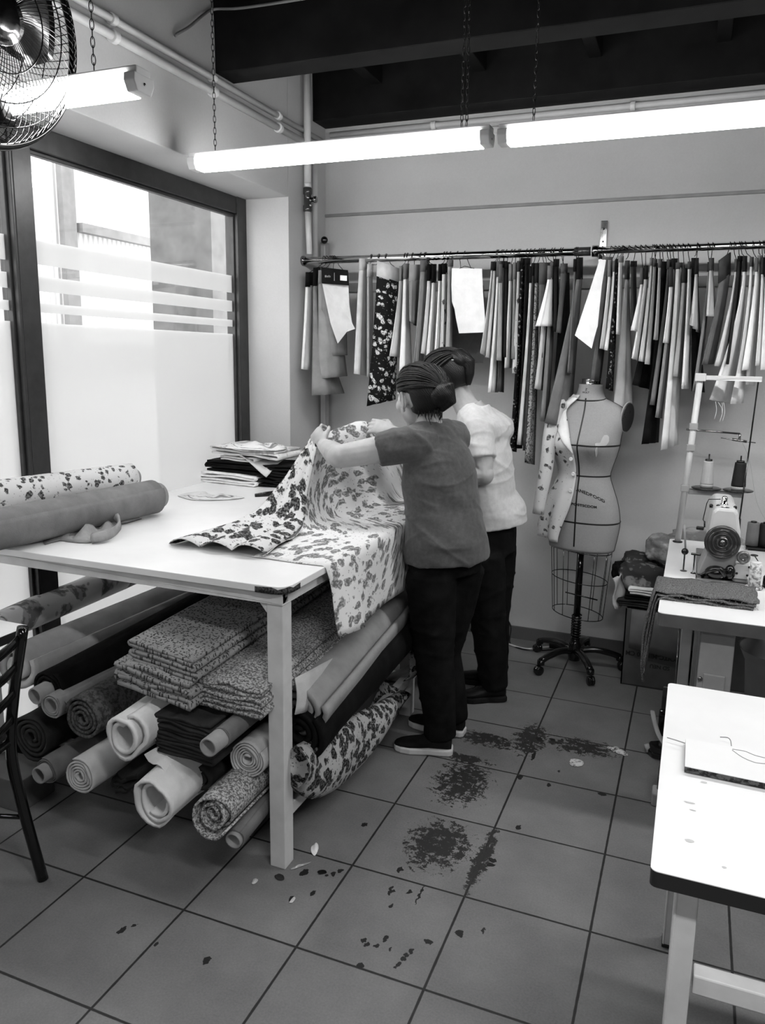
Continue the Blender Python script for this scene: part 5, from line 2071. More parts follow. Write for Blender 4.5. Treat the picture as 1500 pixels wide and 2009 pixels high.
for az in (-128, -62, 10, 82, 152):
    a = math.radians(az)
    d = Vector((math.cos(a), math.sin(a), 0))
    b = V(FC.x, FC.y, 0)
    lg = MB().tube(spline([b + d * .02 + Vector((0, 0, .085)), b + d * .10 + Vector((0, 0, .098)), b + d * .18 + Vector((0, 0, .085)), b + d * .225 + Vector((0, 0, .070))], 10), [(.017, .020)] * 6 + [(.016, .018)] * 4, 10).build('base_leg', M_black, t)
    c_ = b + d * .225
    cs = MB()
    cs.lathe([(.018, .075), (.019, .052), (.012, .048)], c_, (0, 0, 1), 12)
    w_ = d.cross(Vector((0, 0, 1)))
    cs.lathe([(.006, -.016), (.022, -.015), (.023, -.010), (.023, -.003), (.015, -.002), (.015, .002), (.023, .003), (.023, .010), (.022, .015), (.006, .016)], c_ + d * .012 + Vector((0, 0, .0232)), w_, 18)
    cs.build('castor', M_black, lg)

# ---- half jacket pinned on the form
M_jack = floral('jacket_print', .80, .24, 24, .27, .5, coords='Object')
M_lapel = cloth('jacket_facing', .90, folds=.25)
t = thing('jacket', FC + Vector((0, 0, .68)), 'half a pale printed jacket pinned on the dress form, one sleeve', 'jacket')
rows = []
for i in range(44):
    z = 1.385 - (1.385 - .70) * i / 43
    row = []
    zz = z
    for k in range(40):
        # front edge drifts away from the centre front between lapel break and neck
        fe = -5 - 18 * smoothstep(1.10, 1.34, z) - 12 * smoothstep(.92, .70, z)
        th = fe + (-178 - fe) * k / 39
        fl = .010 + .030 * smoothstep(.98, .70, z) * (1 + .5 * math.sin(th * .19)) + .006 * math.exp(-((z - 1.33) / .05) ** 2)
        p = fpt(max(.64, z), th, fl)
        p.z = z - .03 * smoothstep(.9, .7, z) * (1 - abs(th) / 180.)
        p.z += .004 * nz(th * .05, z * 14)
        row.append(p)
    rows.append(row)
MB().grid(rows).build('body', M_jack, t, thick=.003)
sl = [ony(q, y) for q, y in (((1106, 789), 2.54), ((1091, 803), 2.52), ((1080, 850), 2.495), ((1071, 920), 2.475), ((1062, 965), 2.46), ((1055, 1008), 2.45))]
sp_ = spline(sl, 16)
MB().tube(sp_, [(.030, .030)] + [(.046, .040)] * 2 + [(.043 - .0011 * k, .038 - .0009 * k) for k in range(13)], 18, ref=(0, 1, 0)).build('sleeve', M_jack, t)
# lapel
lp = []
for i in range(16):
    s_ = i / 15
    z = 1.372 - .262 * s_
    fe = -5 - 18 * smoothstep(1.10, 1.34, z)
    wd = 34 * math.sin(min(1, (1 - s_) * 1.25) * math.pi / 2) ** 1.2 * (1 - .25 * (1 - s_))
    lp.append([fpt(z, fe - wd * j / 5, .016 + .006 * math.sin(math.pi * j / 5)) for j in range(6)])
MB().grid(lp).build('lapel', M_lapel, t, thick=.003, label='plain pale lapel')
for z in (1.085, 1.01, .93):
    p = fpt(z, -10 - 10 * smoothstep(.92, .70, z), .016)
    n_ = (p - Vector((FC.x, FC.y, z))).normalized()
    MB().lathe([(.009, 0), (.010, .002), (.009, .005), (.006, .004), (0, .004)], p, n_, 16).build('button', grey('shell_button', .9, .3), t)
# ------------------------------------------------------------------ sewing table and machine
SZ = .735
M_edge = grey('table_edge_grey', .36, .6)
M_fade = grey('machine_enamel', .80, .38, 0, .5, .03)
M_grey_enamel = grey('stand_enamel', .60, .5, 0, .4, .04)
t = thing('sewing_table', (1.85, 1.9, 0), 'white sewing machine table by the right wall of patterns, grey front edge', 'table')
sx0, sx1, sy0, sy1 = 1.532, 2.14, 1.352, 2.50
tp = MB().prism(rounded(sx0, sx1, sy0, sy1, .02, SZ - .002), (0, 0, .002)).build('tabletop', M_lam, t)
MB().prism(rounded(sx0 + .0005, sx1, sy0 + .0005, sy1, .02, SZ - .045), (0, 0, .0425)).build('edge_band', M_edge, tp, label='dark grey table edge')
up_ = MB()
for y in (1.45, 2.36):
    lg = MB()
    lg.bb((1.672, y - .02, .05), (1.778, y + .03, SZ - .045))
    lg.bb((1.690, y - .026, .05), (1.760, y - .018, .52))
    L_ = lg.build('leg', M_grey_enamel, t, bevel=.004)
    for zz, xx in ((.50, 1.682), (.41, 1.690), (.41, 1.768)):
        MB().lathe([(.008, 0), (.008, .004), (.004, .006)], (xx, y - .026, zz), (0, -1, 0), 8).build('bolt', M_steel, L_)
    MB().bb((1.56, y - .03, 0), (2.06, y + .035, .05)).build('foot', M_grey_enamel, t, bevel=.006)
MB().bb((1.70, 1.47, .16), (1.75, 2.35, .20)).build('crossbar', M_grey_enamel, t, bevel=.004)
# thin guard rods and treadle link under the top
for q, yy, r in (((1342, 1240), 1.95, .010),):
    p = ony(q, yy)
    MB().bb((p.x - .012, yy - .012, .06), (p.x + .030, yy + .012, SZ - .045)).build('side_rail', grey('rail_grey', .66, .5), t, bevel=.003)
p = ony((1331, 1240), 1.5)
MB().tube([(p.x, 1.5, SZ - .046), (p.x + .004, 1.5, .12)], .0016, 6).build('pull_chain', M_steel, t)
for q, r in (((1340, 1120), .013), ((1392, 1110), .010)):
    c_ = onz(q, SZ)
    MB().lathe([(r, 0), (r, .0015), (r * .7, .0016)], (c_.x, c_.y, SZ), (0, 0, 1), 18).build('hole_cap', plain('cap_grey', .25, .6), tp)

# machine
WX, WY = 1.728, 1.80
t = thing('sewing_machine', (WX, 2.0, SZ), 'white industrial sewing machine seen from its dark grooved handwheel', 'sewing machine')
MB().rbox((WX + .01, 2.06, SZ + .006), (.185, .50, .012), .005).build('bed', M_steel, t)


def xz(pts, y):
    return [Vector((WX + a, y, SZ + b)) for a, b in pts]


col = MB()
# tapering pillar: lower grey half then white top
lowp = [(-.078, .012), (.045, .012), (.050, .06), (.058, .12), (-.048, .12), (-.058, .08)]
col.prism(xz(lowp, WY + .055), (0, .15, 0))
col.build('pillar', M_grey_enamel, t, bevel=.006, label='grey lower pillar')
upp = [(-.050, .115), (.062, .115), (.060, .19), (.046, .262), (.034, .278), (-.030, .278), (-.044, .262), (-.050, .19)]
MB().prism(xz(upp, WY + .045), (0, .17, 0)).build('head_body', M_fade, t, bevel=.012)
armp = [(-.045, .17), (.045, .17), (.046, .25), (.034, .272), (-.030, .272), (-.044, .25)]
MB().prism(xz(armp, WY + .20), (0, .24, 0)).build('arm', M_fade, t, bevel=.012)
hdp = [(-.046, .075), (.046, .075), (.048, .24), (.034, .265), (-.032, .265), (-.048, .24)]
MB().prism(xz(hdp, WY + .40), (0, .085, 0)).build('needle_head', M_fade, t, bevel=.012)
MB().tube([(WX, WY + .44, SZ + .08), (WX, WY + .44, SZ + .02)], .004, 8).build('needle_bar', M_chrome, t)
wc = Vector((WX, WY + .045, SZ + .152))
prof = [(.060, 0), (.0635, .006), (.0635, .020), (.059, .026), (.054, .024), (.052, .020), (.049, .026), (.045, .027), (.043, .021), (.038, .021), (.036, .027), (.031, .028), (.029, .022), (.023, .022), (.021, .030), (.016, .031), (.014, .024), (.010, .024), (.009, .032), (0, .033)]
MB().lathe(prof, wc, (0, -1, 0), 40).build('handwheel', plain('wheel_dark', .30, .35, .6), t)
MB().lathe([(.022, 0), (.024, .004), (.024, .016), (.016, .020), (.015, .014), (0, .014)], (WX + .078, WY + .06, SZ + .098), (0, -1, 0), 24).build('bobbin_winder', plain('winder_grey', .5, .35, .4), t)
bw = MB()
bw.prism([Vector((WX + .045 + a, WY + .05, SZ + b)) for a, b in ((.0, .012), (.052, .012), (.064, .05), (.056, .07), (.012, .07), (-.004, .045))], (0, .05, 0))
bwo = bw.build('belt_plate', M_fade, t, bevel=.003)
for a, b in ((.056, .062), (.016, .034), (.052, .030)):
    MB().lathe([(.0045, 0), (.004, .003)], (WX + .045 + a, WY + .05, SZ + b), (0, -1, 0), 8).build('screw', M_black, bwo)
bg = MB()
bg.ell((WX - .012, WY + .03, SZ + .034), (.040, .030, .026), None, 18, 10)
bg.ell((WX + .036, WY + .035, SZ + .038), (.020, .022, .030), None, 14, 8)
bg.tube([(WX - .06, WY + .03, SZ + .016), (WX - .03, WY + .0, SZ + .05), (WX + .0, WY - .0, SZ + .056), (WX + .02, WY + .0, SZ + .03)], .008, 8)
bg.build('belt_guard', M_black, t)
MB().lathe([(.014, 0), (.014, .006), (.010, .008), (.011, .028), (.008, .034), (.0, .036)], (WX - .002, WY + .12, SZ + .278), (0, 0, 1), 16).build('oil_cap', M_chrome, t)
MB().ell((WX, WY + .07, SZ + .2785), (.016, .010, .002), None, 14, 6).build('oil_window', M_black, t)
for a in (-.048, -.024, .036):
    MB().lathe([(.006, 0), (.007, .01), (.004, .014)], (WX + a, WY + .10, SZ + .268), (0, 0, 1), 10).build('thread_post', M_black, t)
MB().tube([(WX - .016, WY + .12, SZ + .300), (WX - .058, WY + .12, SZ + .296), (WX - .064, WY + .12, SZ + .28), (WX - .072, WY + .12, SZ + .215), (WX - .066, WY + .12, SZ + .205)], .0017, 6).build('thread_guide', M_blackmetal, t)
MB().tube([(WX - .066, WY + .12, SZ + .21), (WX - .064, WY + .12, SZ + .185)], .003, 6).build('guide_rod', M_blackmetal, t)
MB().rbox((WX - .080, WY + .12, SZ + .180), (.028, .016, .014), .004).build('tension_knob', M_black, t)

# lifter lever with ball, and the small T stand beside it
b = ony((1343, 1082), 1.95)
t = thing('lifter_lever', (b.x, b.y, SZ), 'pale lever with a round black knob standing left of the machine', 'lever')
MB().tube([ony((1344, 1078), 1.95), ony((1342, 1030), 1.95)], [.0035, .0045], 8).build('rod', M_grey_enamel, t)
MB().ell(b, (.0135, .0135, .0135), None, 18, 12).build('knob', M_black, t)
MB().tube([b, (b.x, b.y, SZ)], .003, 8).build('stem', M_blackmetal, t)
t = thing('needle_stand', onz((1359, 1125), SZ), 'thin black T-shaped stand on the sewing table, left of the machine', 'stand')
p = onz((1359, 1125), SZ)
MB().lathe([(.010, 0), (.010, .003), (.003, .004), (.003, .078), (0, .079)], p, (0, 0, 1), 14).build('post', M_blackmetal, t)
MB().rbox((p.x + .004, p.y, p.z + .078), (.036, .010, .008), .002).build('cross_piece', M_blackmetal, t)

# thread stand
t = thing('thread_stand', onz((1330, 1058), SZ), 'tall white thread stand with two thread cones at the back of the sewing table', 'thread stand')
b = Vector((1.567, 2.44, SZ))
tp_ = ony((1374, 737), 2.40)
pole_at = lambda z: b.lerp(tp_, (z - b.z) / (tp_.z - b.z))
MB().tube([b, tp_], .0135, 14).build('pole', M_fade, t)
MB().lathe([(.022, 0), (.022, .004), (.016, .006)], b, (0, 0, 1), 18).build('base_ring', M_black, t)
for z in (1.175, .99, 1.27):
    MB().rbox(pole_at(z), (.036, .034, .030), .003).build('clamp', M_grey_enamel, t)
a0 = ony((1366, 739), 2.40)
a1 = ony((1494, 743), 2.40)
m = MB()
m.bb((a0.x, 2.385, a0.z - .014), (a1.x, 2.415, a0.z - .010))
m.bb((a0.x, 2.385, a0.z - .014), (a1.x, 2.389, a0.z + .006))
m.bb((a0.x, 2.411, a0.z - .014), (a1.x, 2.415, a0.z + .006))
m.build('top_arm', M_fade, t, bevel=.0015)
MB().rbox((a0.x + .016, 2.40, a0.z - .002), (.044, .04, .034), .003).build('clamp', M_fade, t)
q0, q1 = pole_at(1.27), ony((1451, 851), 2.42)
q0.z = q1.z + .008
m = MB()
m.tube([q0 - Vector((.03, 0, -.002)), q0, q1], .0045, 8)
m.tube([q1, q1 - Vector((0, 0, .026))], .005, 8)
m.build('guide_arm', M_steel, t)
m = MB()
m.tube([q1 + Vector((-.075, 0, -.022)), q1 + Vector((0, 0, -.030)), q1 + Vector((.065, 0, -.036))], .0022, 6)
m.tube([q1 + Vector((-.03, 0, -.026)), q1 + Vector((.03, 0, -.033))], .006, 8)
m.build('eyelet_bar', M_steel, t)
za = .985
m = MB()
pa = pole_at(za)
m.bb((pa.x + .015, 2.415, za - .020), (1.815, 2.435, za))
m.bb((pa.x + .015, 2.415, za - .004), (1.815, 2.465, za))
m.build('tray_bar', M_grey_enamel, t, bevel=.002)
for q, mat, lab, hh, rr in (((1385, 960), grey('pale_thread', .70, .8, bump=.3, bscale=300), 'pale grey thread cone on the thread stand, nearer the pole', .126, .027),
                            ((1447, 968), plain('black_thread', .04, .8), 'black thread cone on the thread stand, at the end of its bar', .128, .030)):
    c_ = ony(q, 2.40)
    MB().lathe([(.006, -.010), (.012, -.006), (.062, -.002), (.064, .001), (.058, .003), (0, .004)], (c_.x, 2.425, za + .012), (0, 0, 1), 32).build('spool_disc', M_black, t)
    MB().tube([(c_.x, 2.425, za), (c_.x, 2.425, za + .165)], .0035, 8).build('spindle', M_steel, t)
    k = thing('thread_cone', (c_.x, 2.425, za + .016), lab, 'thread cone', 'thread cones')
    MB().lathe([(rr * .95, 0), (rr * 1.02, .010), (rr, .014)], (c_.x, 2.425, za + .016), (0, 0, 1), 24).build('cone_foot', grey('cone_card', .72, .7), k)
    pr_ = [(rr, .012), (rr * 1.0, .02)]
    for i in range(22):
        f = i / 21
        pr_.append((rr * (1.0 - .26 * f) + .0006 * (i % 2), .02 + (hh - .03) * f))
    pr_.append((rr * .62, hh - .008))
    MB().lathe(pr_, (c_.x, 2.425, za + .016), (0, 0, 1), 28).build('winding', mat, k)
    MB().lathe([(rr * .58, hh - .010), (rr * .56, hh), (rr * .3, hh + .001)], (c_.x, 2.425, za + .016), (0, 0, 1), 20).build('cone_tip', M_black, k)
# black cord from the stand arm to the machine, pale thread at the right
tag(MB().tube([ony((1487, 748), 2.39), ony((1463, 925), 2.22), ony((1450, 1020), 2.10)], .0032, 8).tube([ony((1450, 1018), 2.10), ony((1447, 1056), 2.06)], .0062, 8).build('black_cord', M_black), 'thin black cord running from the thread stand arm down to the machine', 'cord')
tag(MB().tube(spline([ony((1453, 862), 2.42), ony((1470, 905), 2.40), ony((1484, 985), 2.38), ony((1508, 1032), 2.36)], 16), .0009, 5).build('loose_thread', grey('thread_grey', .6, .8)), 'pale thread hanging from the thread stand at the right edge', 'thread')

# spools at the right on a small rack
t = thing('spool_rack', onz((1500, 1078), SZ), 'small dark rack holding thread spools behind the machine', 'rack')
rc = Vector((1.92, 2.44, SZ))
MB().rbox((rc.x + .03, rc.y, SZ + .012), (.20, .07, .010), .002).rbox((rc.x + .03, rc.y, SZ + .003), (.18, .06, .006), .002).build('plate', M_blackmetal, t)
for dx, mat, lab in ((-.045, grey('grey_thread', .42, .8, bump=.3, bscale=300), 'grey thread spool on the rack behind the machine'), (.005, MATS['black_thread'], 'black thread spool on the rack behind the machine, beside the grey one'), (.085, MATS['black_thread'], 'black thread spool on the rack at the right picture edge')):
    k = thing('thread_spool', (rc.x + dx, rc.y, SZ + .017), lab, 'thread spool', 'spools on the small rack')
    MB().lathe([(.027, .002), (.0265, .05), (.025, .100), (.024, .104)], (rc.x + dx, rc.y, SZ + .017), (0, 0, 1), 24).build('winding', mat, k)
    MB().lathe([(.012, .104), (.013, .110), (.004, .112)], (rc.x + dx, rc.y, SZ + .017), (0, 0, 1), 14).build('tip', M_black, k)
p = onz((1478, 1155), SZ)
t = thing('thread_spool', p, 'pale thread spool standing in front of the machine, right side of the table', 'thread spool')
MB().lathe([(.020, .004), (.021, .05), (.020, .096), (.016, .098)], p, (0, 0, 1), 24).build('winding', speckle('shiny_thread', .5, .85, 60, .5), t)
MB().lathe([(.017, .096), (.018, .101), (.008, .102)], p, (0, 0, 1), 20).build('rim', M_white_metal, t)
m = MB()
for k in range(10):
    a = 2 * math.pi * k / 10
    m.ell(p + Vector((.024 * math.cos(a), .024 * math.sin(a), .006)), (.008, .007, .006), None, 8, 6)
m.build('tinsel_ring', speckle('tinsel', .3, .8, 200, .5, rough=.3), t)
p = onz((1498, 1152), SZ)
t = thing('oil_bottle', p + Vector((.012, 0, 0)), 'small black container at the right edge of the sewing table', 'bottle')
MB().lathe([(.018, 0), (.019, .01), (.018, .04), (.008, .055), (.006, .066), (0, .067)], p + Vector((.012, .0, 0)), (0, 0, 1), 18).build('bottle', M_black, t)
MB().lathe([(.022, 0), (.022, .003), (.019, .004)], p + Vector((.012, .0, 0)), (0, 0, 1), 20).build('saucer', M_steel, t)
p = onz((1489, 1105), SZ)
t = thing('pin_hook', p, 'little black hook stand on the table behind the pale spool', 'stand')
MB().tube([p, p + Vector((-.020, 0, .028))], .0022, 6).build('stem', M_black, t)
MB().ell(p + Vector((-.022, 0, .031)), (.016, .008, .005), None, 12, 6).build('cap', M_black, t)

# folded frayed cloth hanging over the table's left edge
M_frayed = speckle('frayed_denim', .26, .46, 260, .5)
t = thing('folded_denim', onz((1390, 1170), SZ), 'dark frayed denim strip folded on the sewing table, one end hanging down', 'cloth')
for li, (y0_, y1_, z_, xr) in enumerate(((1.50, 1.715, .004, 1.828), (1.508, 1.700, .014, 1.835), (1.515, 1.715, .025, 1.845))):
    rows = []
    prof = [(xr, z_)]
    for k in range(1, 12):
        prof.append((xr + (1.55 - xr) * k / 11, z_ + .004 * math.sin(k * 1.3 + li * 2)))
    prof += [(1.528 - .006 * li, z_ - .004 + .003 * li), (1.519 - .008 * li, -.02), (1.512 - .010 * li, -.08), (1.506 - .010 * li, -.15), (1.500 - .006 * li, -.22 - .02 * li), (1.498, -.26 - .03 * li)]
    for k, (x, z) in enumerate(prof):
        row = []
        hang = smoothstep(11, 17, k)
        for j in range(9):
            s_ = j / 8
            yy = y0_ + (y1_ - y0_) * s_
            yy = yy * (1 - hang * .35) + (y0_ + .03) * hang * .35
            row.append(Vector((x + .003 * math.sin(j * 1.7 + k), yy + .004 * nz(k * .9, j, li), SZ + z + (.004 * nz(k * .7, j * .6, li * 3 + 1) if z > 0 else -.05 * s_ * hang))))
        rows.append(row)
    MB().grid(rows).build('layer', M_frayed, t, thick=.0055)
fr_ = MB()
for k in range(46):
    x = 1.548 + .29 * k / 45
    yb = 1.500
    zz = SZ + .010 + .016 * (k % 3) / 2
    fr_.tube([(x, yb + .006, zz), (x + .003 * math.sin(k * 2.1), yb - .004, zz - .001), (x + .005 * math.sin(k * 1.3), yb - .009 - .003 * math.sin(k * 3.3), zz - .003)], .0007, 4)
for k in range(26):
    z = SZ - .03 - .24 * k / 25
    fr_.tube([(1.500, 1.505, z), (1.497 + .004 * math.sin(k * 2.2), 1.494 - .006 * abs(math.sin(k * 1.7)), z - .012)], .0008, 4)
fr_.build('fringe', M_frayed, t)

# ------------------------------------------------------------------ carton and bags left of the sewing table
M_carton = grey('carton_brown', .33, .85, 0, .15, .04, 6)
t = thing('cardboard_box', (1.50, 2.62, 0), 'brown cardboard box on the floor under a heap of fabric, left of the sewing table', 'box')
bx0, bx1, by0, by1, bh = 1.362, 1.66, 2.452, 2.80, .385
m = MB()
m.bb((bx0, by0, .003), (bx1, by0 + .006, bh))
m.bb((bx0, by1 - .006, .003), (bx1, by1, bh))
m.bb((bx0, by0, .003), (bx0 + .006, by1, bh))
m.bb((bx1 - .006, by0, .003), (bx1, by1, bh))
m.bb((bx0, by0, 0), (bx1, by1, .006))
bo = m.build('body', M_carton, t)
fl = MB()
rows = []
for i in range(6):
    s_ = i / 5
    rows.append([Vector((bx0 + .028 + .24 * j / 6, by0 - .006 - .030 * math.sin(s_ * 2.6) * 1.0, bh - .185 * s_ - .03 * s_ * (j / 6))) for j in range(7)])
fl.grid(rows)
fl.build('flap', grey('carton_flap', .42, .85), t, thick=.004, label='front flap folded down')
for txt, sz_, zc, xc in (('NOITC-MIN 40 CM', .030, .165, 1.50), ('SD NEU', .026, .115, 1.535)):
    pts, fs = text_mesh(txt, sz_)
    MB().add([Vector((xc - x, by0 - .0008, zc - y)) for x, y in pts], fs, smooth=False).build('lettering', plain('print_ink', .12, .8), bo)


def lump(c, r, seed, mat, name, label, cat, amp=.25, flat=.0, group=None, parent=None, fr=2.2, seg=36, rings=22):
    m = MB()
    vs = []
    for i in range(rings + 1):
        ph = math.pi * i / rings
        for k in range(seg):
            th = 2 * math.pi * k / seg
            e = Vector((math.sin(ph) * math.cos(th), math.sin(ph) * math.sin(th), math.cos(ph)))
            q = 1 + amp * (nz(e.x * fr + seed, e.y * fr, e.z * fr) + .5 * (1 - 2 * abs(nz(e.x * fr * 2 + seed, e.y * fr * 2, e.z * fr * 2))) - .3)
            p = V(c) + Vector((math.copysign(abs(e.x) ** .7, e.x) * r[0] * q, math.copysign(abs(e.y) ** .7, e.y) * r[1] * q, math.copysign(abs(e.z) ** .7, e.z) * r[2] * q))
            vs.append(p)
    fs = []
    for i in range(rings):
        for k in range(seg):
            k2 = (k + 1) % seg
            fs.append((i * seg + k, (i + 1) * seg + k, (i + 1) * seg + k2, i * seg + k2))
    m.add(vs, fs)
    return m.build(name, mat, parent, label=label, cat=cat, group=group)


M_bagprint = floral('bagged_print', .22, .52, 9, .42, .36, coords='Object')
g_ = 'fabric heaped on the cardboard box'
pile_ = lambda q0, q1, y, zb, n, h, d, mat, lab, sd, **kw: pile(q0, q1, y, zb, n, h, d, mat, lab, sd, name='folded_cloth', **kw)
for q0, q1, zb, n, h, mat, lab, sd in (((1212, 1190), (1310, 1190), .388, 3, .012, PW['dark'], 'dark cloth folded lowest on the box, under the white cloth', 1.1), ((1224, 1180), (1310, 1180), .428, 2, .010, PW['black'], 'thin black cloth folded directly under the white cloth', 2.1), ((1234, 1172), (1312, 1172), .450, 3, .012, Mk, 'white cloth folded on the box, beside the hanging denim', 3.1)):
    o = pile(q0, q1, 2.47, zb, n, h, .24, mat, lab, sd, amp=.006)
    o['group'] = g_
m = MB()
rows = []
for i in range(9):
    s_ = i / 8
    a = ony((1202 + 4 * s_, 1135 + 60 * s_), 2.46)
    b = ony((1226 - 2 * s_, 1120 + 65 * s_), 2.56)
    rows.append([a.lerp(b, j / 5) + Vector((.010 * math.sin(s_ * 6 + j), 0, .006 * math.sin(j * 2 + s_ * 3))) for j in range(6)])
m.grid(rows)
m.build('fabric_scrap', PW['pale'], label='pale scrap spilling over the left edge of the box', cat='fabric', thick=.006, group=g_)
lump(ony((1212, 1118), 2.60), (.030, .05, .040), 4.0, PW['black'], 'fabric_scrap', 'small black scrap sticking out behind the pale scrap', 'fabric', .2, group=g_)
lump(ony((1262, 1128), 2.60), (.115, .10, .075), 1.0, M_bagprint, 'fabric_bag', 'clear bag of dark leaf-printed fabric in the middle of the heap', 'bag', .14, group=g_)
lump(ony((1250, 1098), 2.66), (.070, .08, .036), 5.0, M_bagprint, 'fabric_bag', 'smaller printed bag lying behind and left on the heap', 'bag', .18, group=g_)
lump(ony((1300, 1076), 2.62), (.080, .10, .062), 7.0, speckle('bag_grey', .42, .62, 7, .5), 'fabric_bag', 'topmost pale bag of the heap, against the wall', 'bag', .2, group=g_)
lump(ony((1385, 1062), 2.68), (.170, .08, .055), 9.0, speckle('bag_pale', .56, .72, 6, .5), 'fabric_bag', 'pale slumped bag behind the sewing table by the wall', 'bag', .2, group=g_)
# what carries the rear bag: a second closed carton behind the table
tag(MB().rbox((1.92, 2.70, .33), (.44, .24, .66), .006).build('storage_carton', M_carton), 'closed carton standing against the wall behind the sewing table', 'box')

# plastic tub under the table
t = thing('plastic_tub', (1.98, 1.95, 0), 'pale plastic tub in the dark under the sewing table at the right edge', 'tub')
MB().lathe([(.10, .02), (.13, .40), (.155, .455), (.160, .46), (.150, .455), (.125, .40), (.095, .03), (0, .03)], (1.985, 1.95, 0), (0, 0, 1), 32).lathe([(.10, 0), (.10, .022)], (1.985, 1.95, 0), (0, 0, 1), 32).build('tub', grey('tub_plastic', .55, .4), t)
# ------------------------------------------------------------------ white table at lower right, with board
Z2 = .72
t = thing('white_table', (2.0, .4, 0), 'white table with a dark edge at the lower right, nearest the camera', 'table')
wx0, wx1, wy0, wy1 = 1.585, 2.85, .006, .812
tp = MB().prism(rounded(wx0, wx1, wy0, wy1, .012, Z2 - .0015), (0, 0, .0015)).build('tabletop', M_lam, t)
MB().prism(rounded(wx0, wx1, wy0, wy1, .012, Z2 - .030), (0, 0, .0283)).build('edge_band', plain('edge_black', .13, .5), tp, label='dark table edge')
sc = MB()
for q, a, b in (((1352, 1575), .010, .003), ((1358, 1590), .006, .002), ((1380, 1535), .006, .004), ((1372, 1473), .005, .004), ((1367, 1497), .005, .003), ((1352, 1650), .008, .005), ((1420, 1702), .004, .003)):
    c_ = onz(q, Z2)
    ring = [c_ + Vector((a * math.cos(k) * (1 + .4 * nz(k, q[0])), b * math.sin(k) * (1 + .4 * nz(k, q[1])), .0006)) for k in [2 * math.pi * i / 14 for i in range(14)]]
    sc.add(ring, [tuple(range(14))])
sc.build('smudges', grey('smudge', .72, .7), tp, label='faint grey smudges')
for x in (1.648, 2.78):
    for y in (.052, .76):
        m = MB()
        m.bb((x - .0195, y - .0185, .006), (x + .0165, y + .0185, Z2 - .03))
        m.bb((x - .0215, y - .0205, .006), (x - .0155, y + .0185, Z2 - .03))
        lg = m.build('leg', M_cream, t, bevel=.003)
        MB().rbox((x, y, .004), (.046, .046, .008), .002).build('foot_cap', M_black, lg)
for y in (.052, .76):
    MB().bb((1.668, y - .016, .485), (2.76, y + .016, .522)).build('crossbar', M_cream, t, bevel=.003)
t = thing('cutting_board', (1.9, .41, Z2), 'white board with a dark cut edge lying on the lower right table', 'board')
bd = [onz(q, Z2 + .014) for q in ((1342, 1453), (1342, 1505))]
pts = [Vector((1.632, .352, Z2 + .002)), Vector((2.15, .338, Z2 + .002)), Vector((2.16, .462, Z2 + .002)), Vector((1.632, .478, Z2 + .002))]
MB().prism([p + Vector((0, 0, .012)) for p in pts], (0, 0, .0015)).build('face', M_lam, t)
MB().prism(pts, (0, 0, .012)).build('core', speckle('board_core', .14, .34, 90, .5), t, label='dark cut edge')
for i, (a, lab) in enumerate((([(1308, 1447), (1325, 1452), (1343, 1458)], 'grey thread sticking out at the left corner of the board'), ([(1412, 1446), (1426, 1447), (1432, 1452), (1434, 1463)], 'hooked pale thread lying at the top of the board'),
                              ([(1436, 1470), (1460, 1474), (1480, 1482), (1503, 1488)], 'upper of two pale threads running to the right on the board'), ([(1436, 1472), (1456, 1486), (1480, 1496), (1503, 1499)], 'lower of two pale threads running to the right on the board'))):
    tag(MB().tube(spline([onz(q, Z2 + .0155) for q in a], 14), .0011, 5).build('loose_thread', grey('thread_mid', .52, .8)), lab, 'thread')

# ------------------------------------------------------------------ foot pedals and bits on the floor
M_strap = cloth('pedal_strap', .62, folds=.2)
p = onz((1286, 1478), 0)
t = thing('foot_pedal', (1.575, 1.86, 0), 'black knee and foot pedal with a pale strap, on the floor beside the white table', 'pedal')
m = MB()
m.prism([Vector((x, y, .006)) for x, y in ((1.520, 1.80), (1.545, 1.76), (1.66, 1.74), (1.68, 1.88), (1.60, 1.90), (1.53, 1.86))], (0, 0, .022))
m.build('plate', M_black, t, bevel=.006)
MB().rbox((1.60, 1.99, .055), (.09, .06, .10), .01).build('bracket', M_blackmetal, t)
MB().tube(spline([Vector((1.535, 2.00, .085)), Vector((1.530, 1.98, .10)), Vector((1.545, 1.92, .075)), Vector((1.565, 1.86, .055)), Vector((1.60, 1.81, .03))], 16), [(.004, .010)] * 16, 8, ref=(0, 0, 1)).build('strap', M_strap, t)
MB().tube([Vector((1.53, 1.795, .012)), Vector((1.52, 1.80, .040))], .010, 10).build('strap_end', M_strap, t)
for q in ((1.565, 1.985, .108), (1.60, 1.965, .108)):
    MB().ell(q, (.006, .006, .004), None, 10, 6).build('stud', M_chrome, t)
tag(MB().rbox((1.60, 2.21, .05), (.08, .10, .10), .006).build('motor_box', grey('dark_box', .2, .6)), 'dark grey box on the floor under the sewing table front', 'box')
t = thing('treadle', (1.625, 1.50, 0), 'dark grey block standing on the floor behind the white table edge', 'pedal')
MB().rbox((1.625, 1.50, .05), (.10, .10, .10), .01).build('block', grey('dark_box2', .24, .6), t)
MB().rbox((1.625, 1.49, .106), (.05, .05, .012), .004).build('cap', grey('block_cap', .5, .6), t)


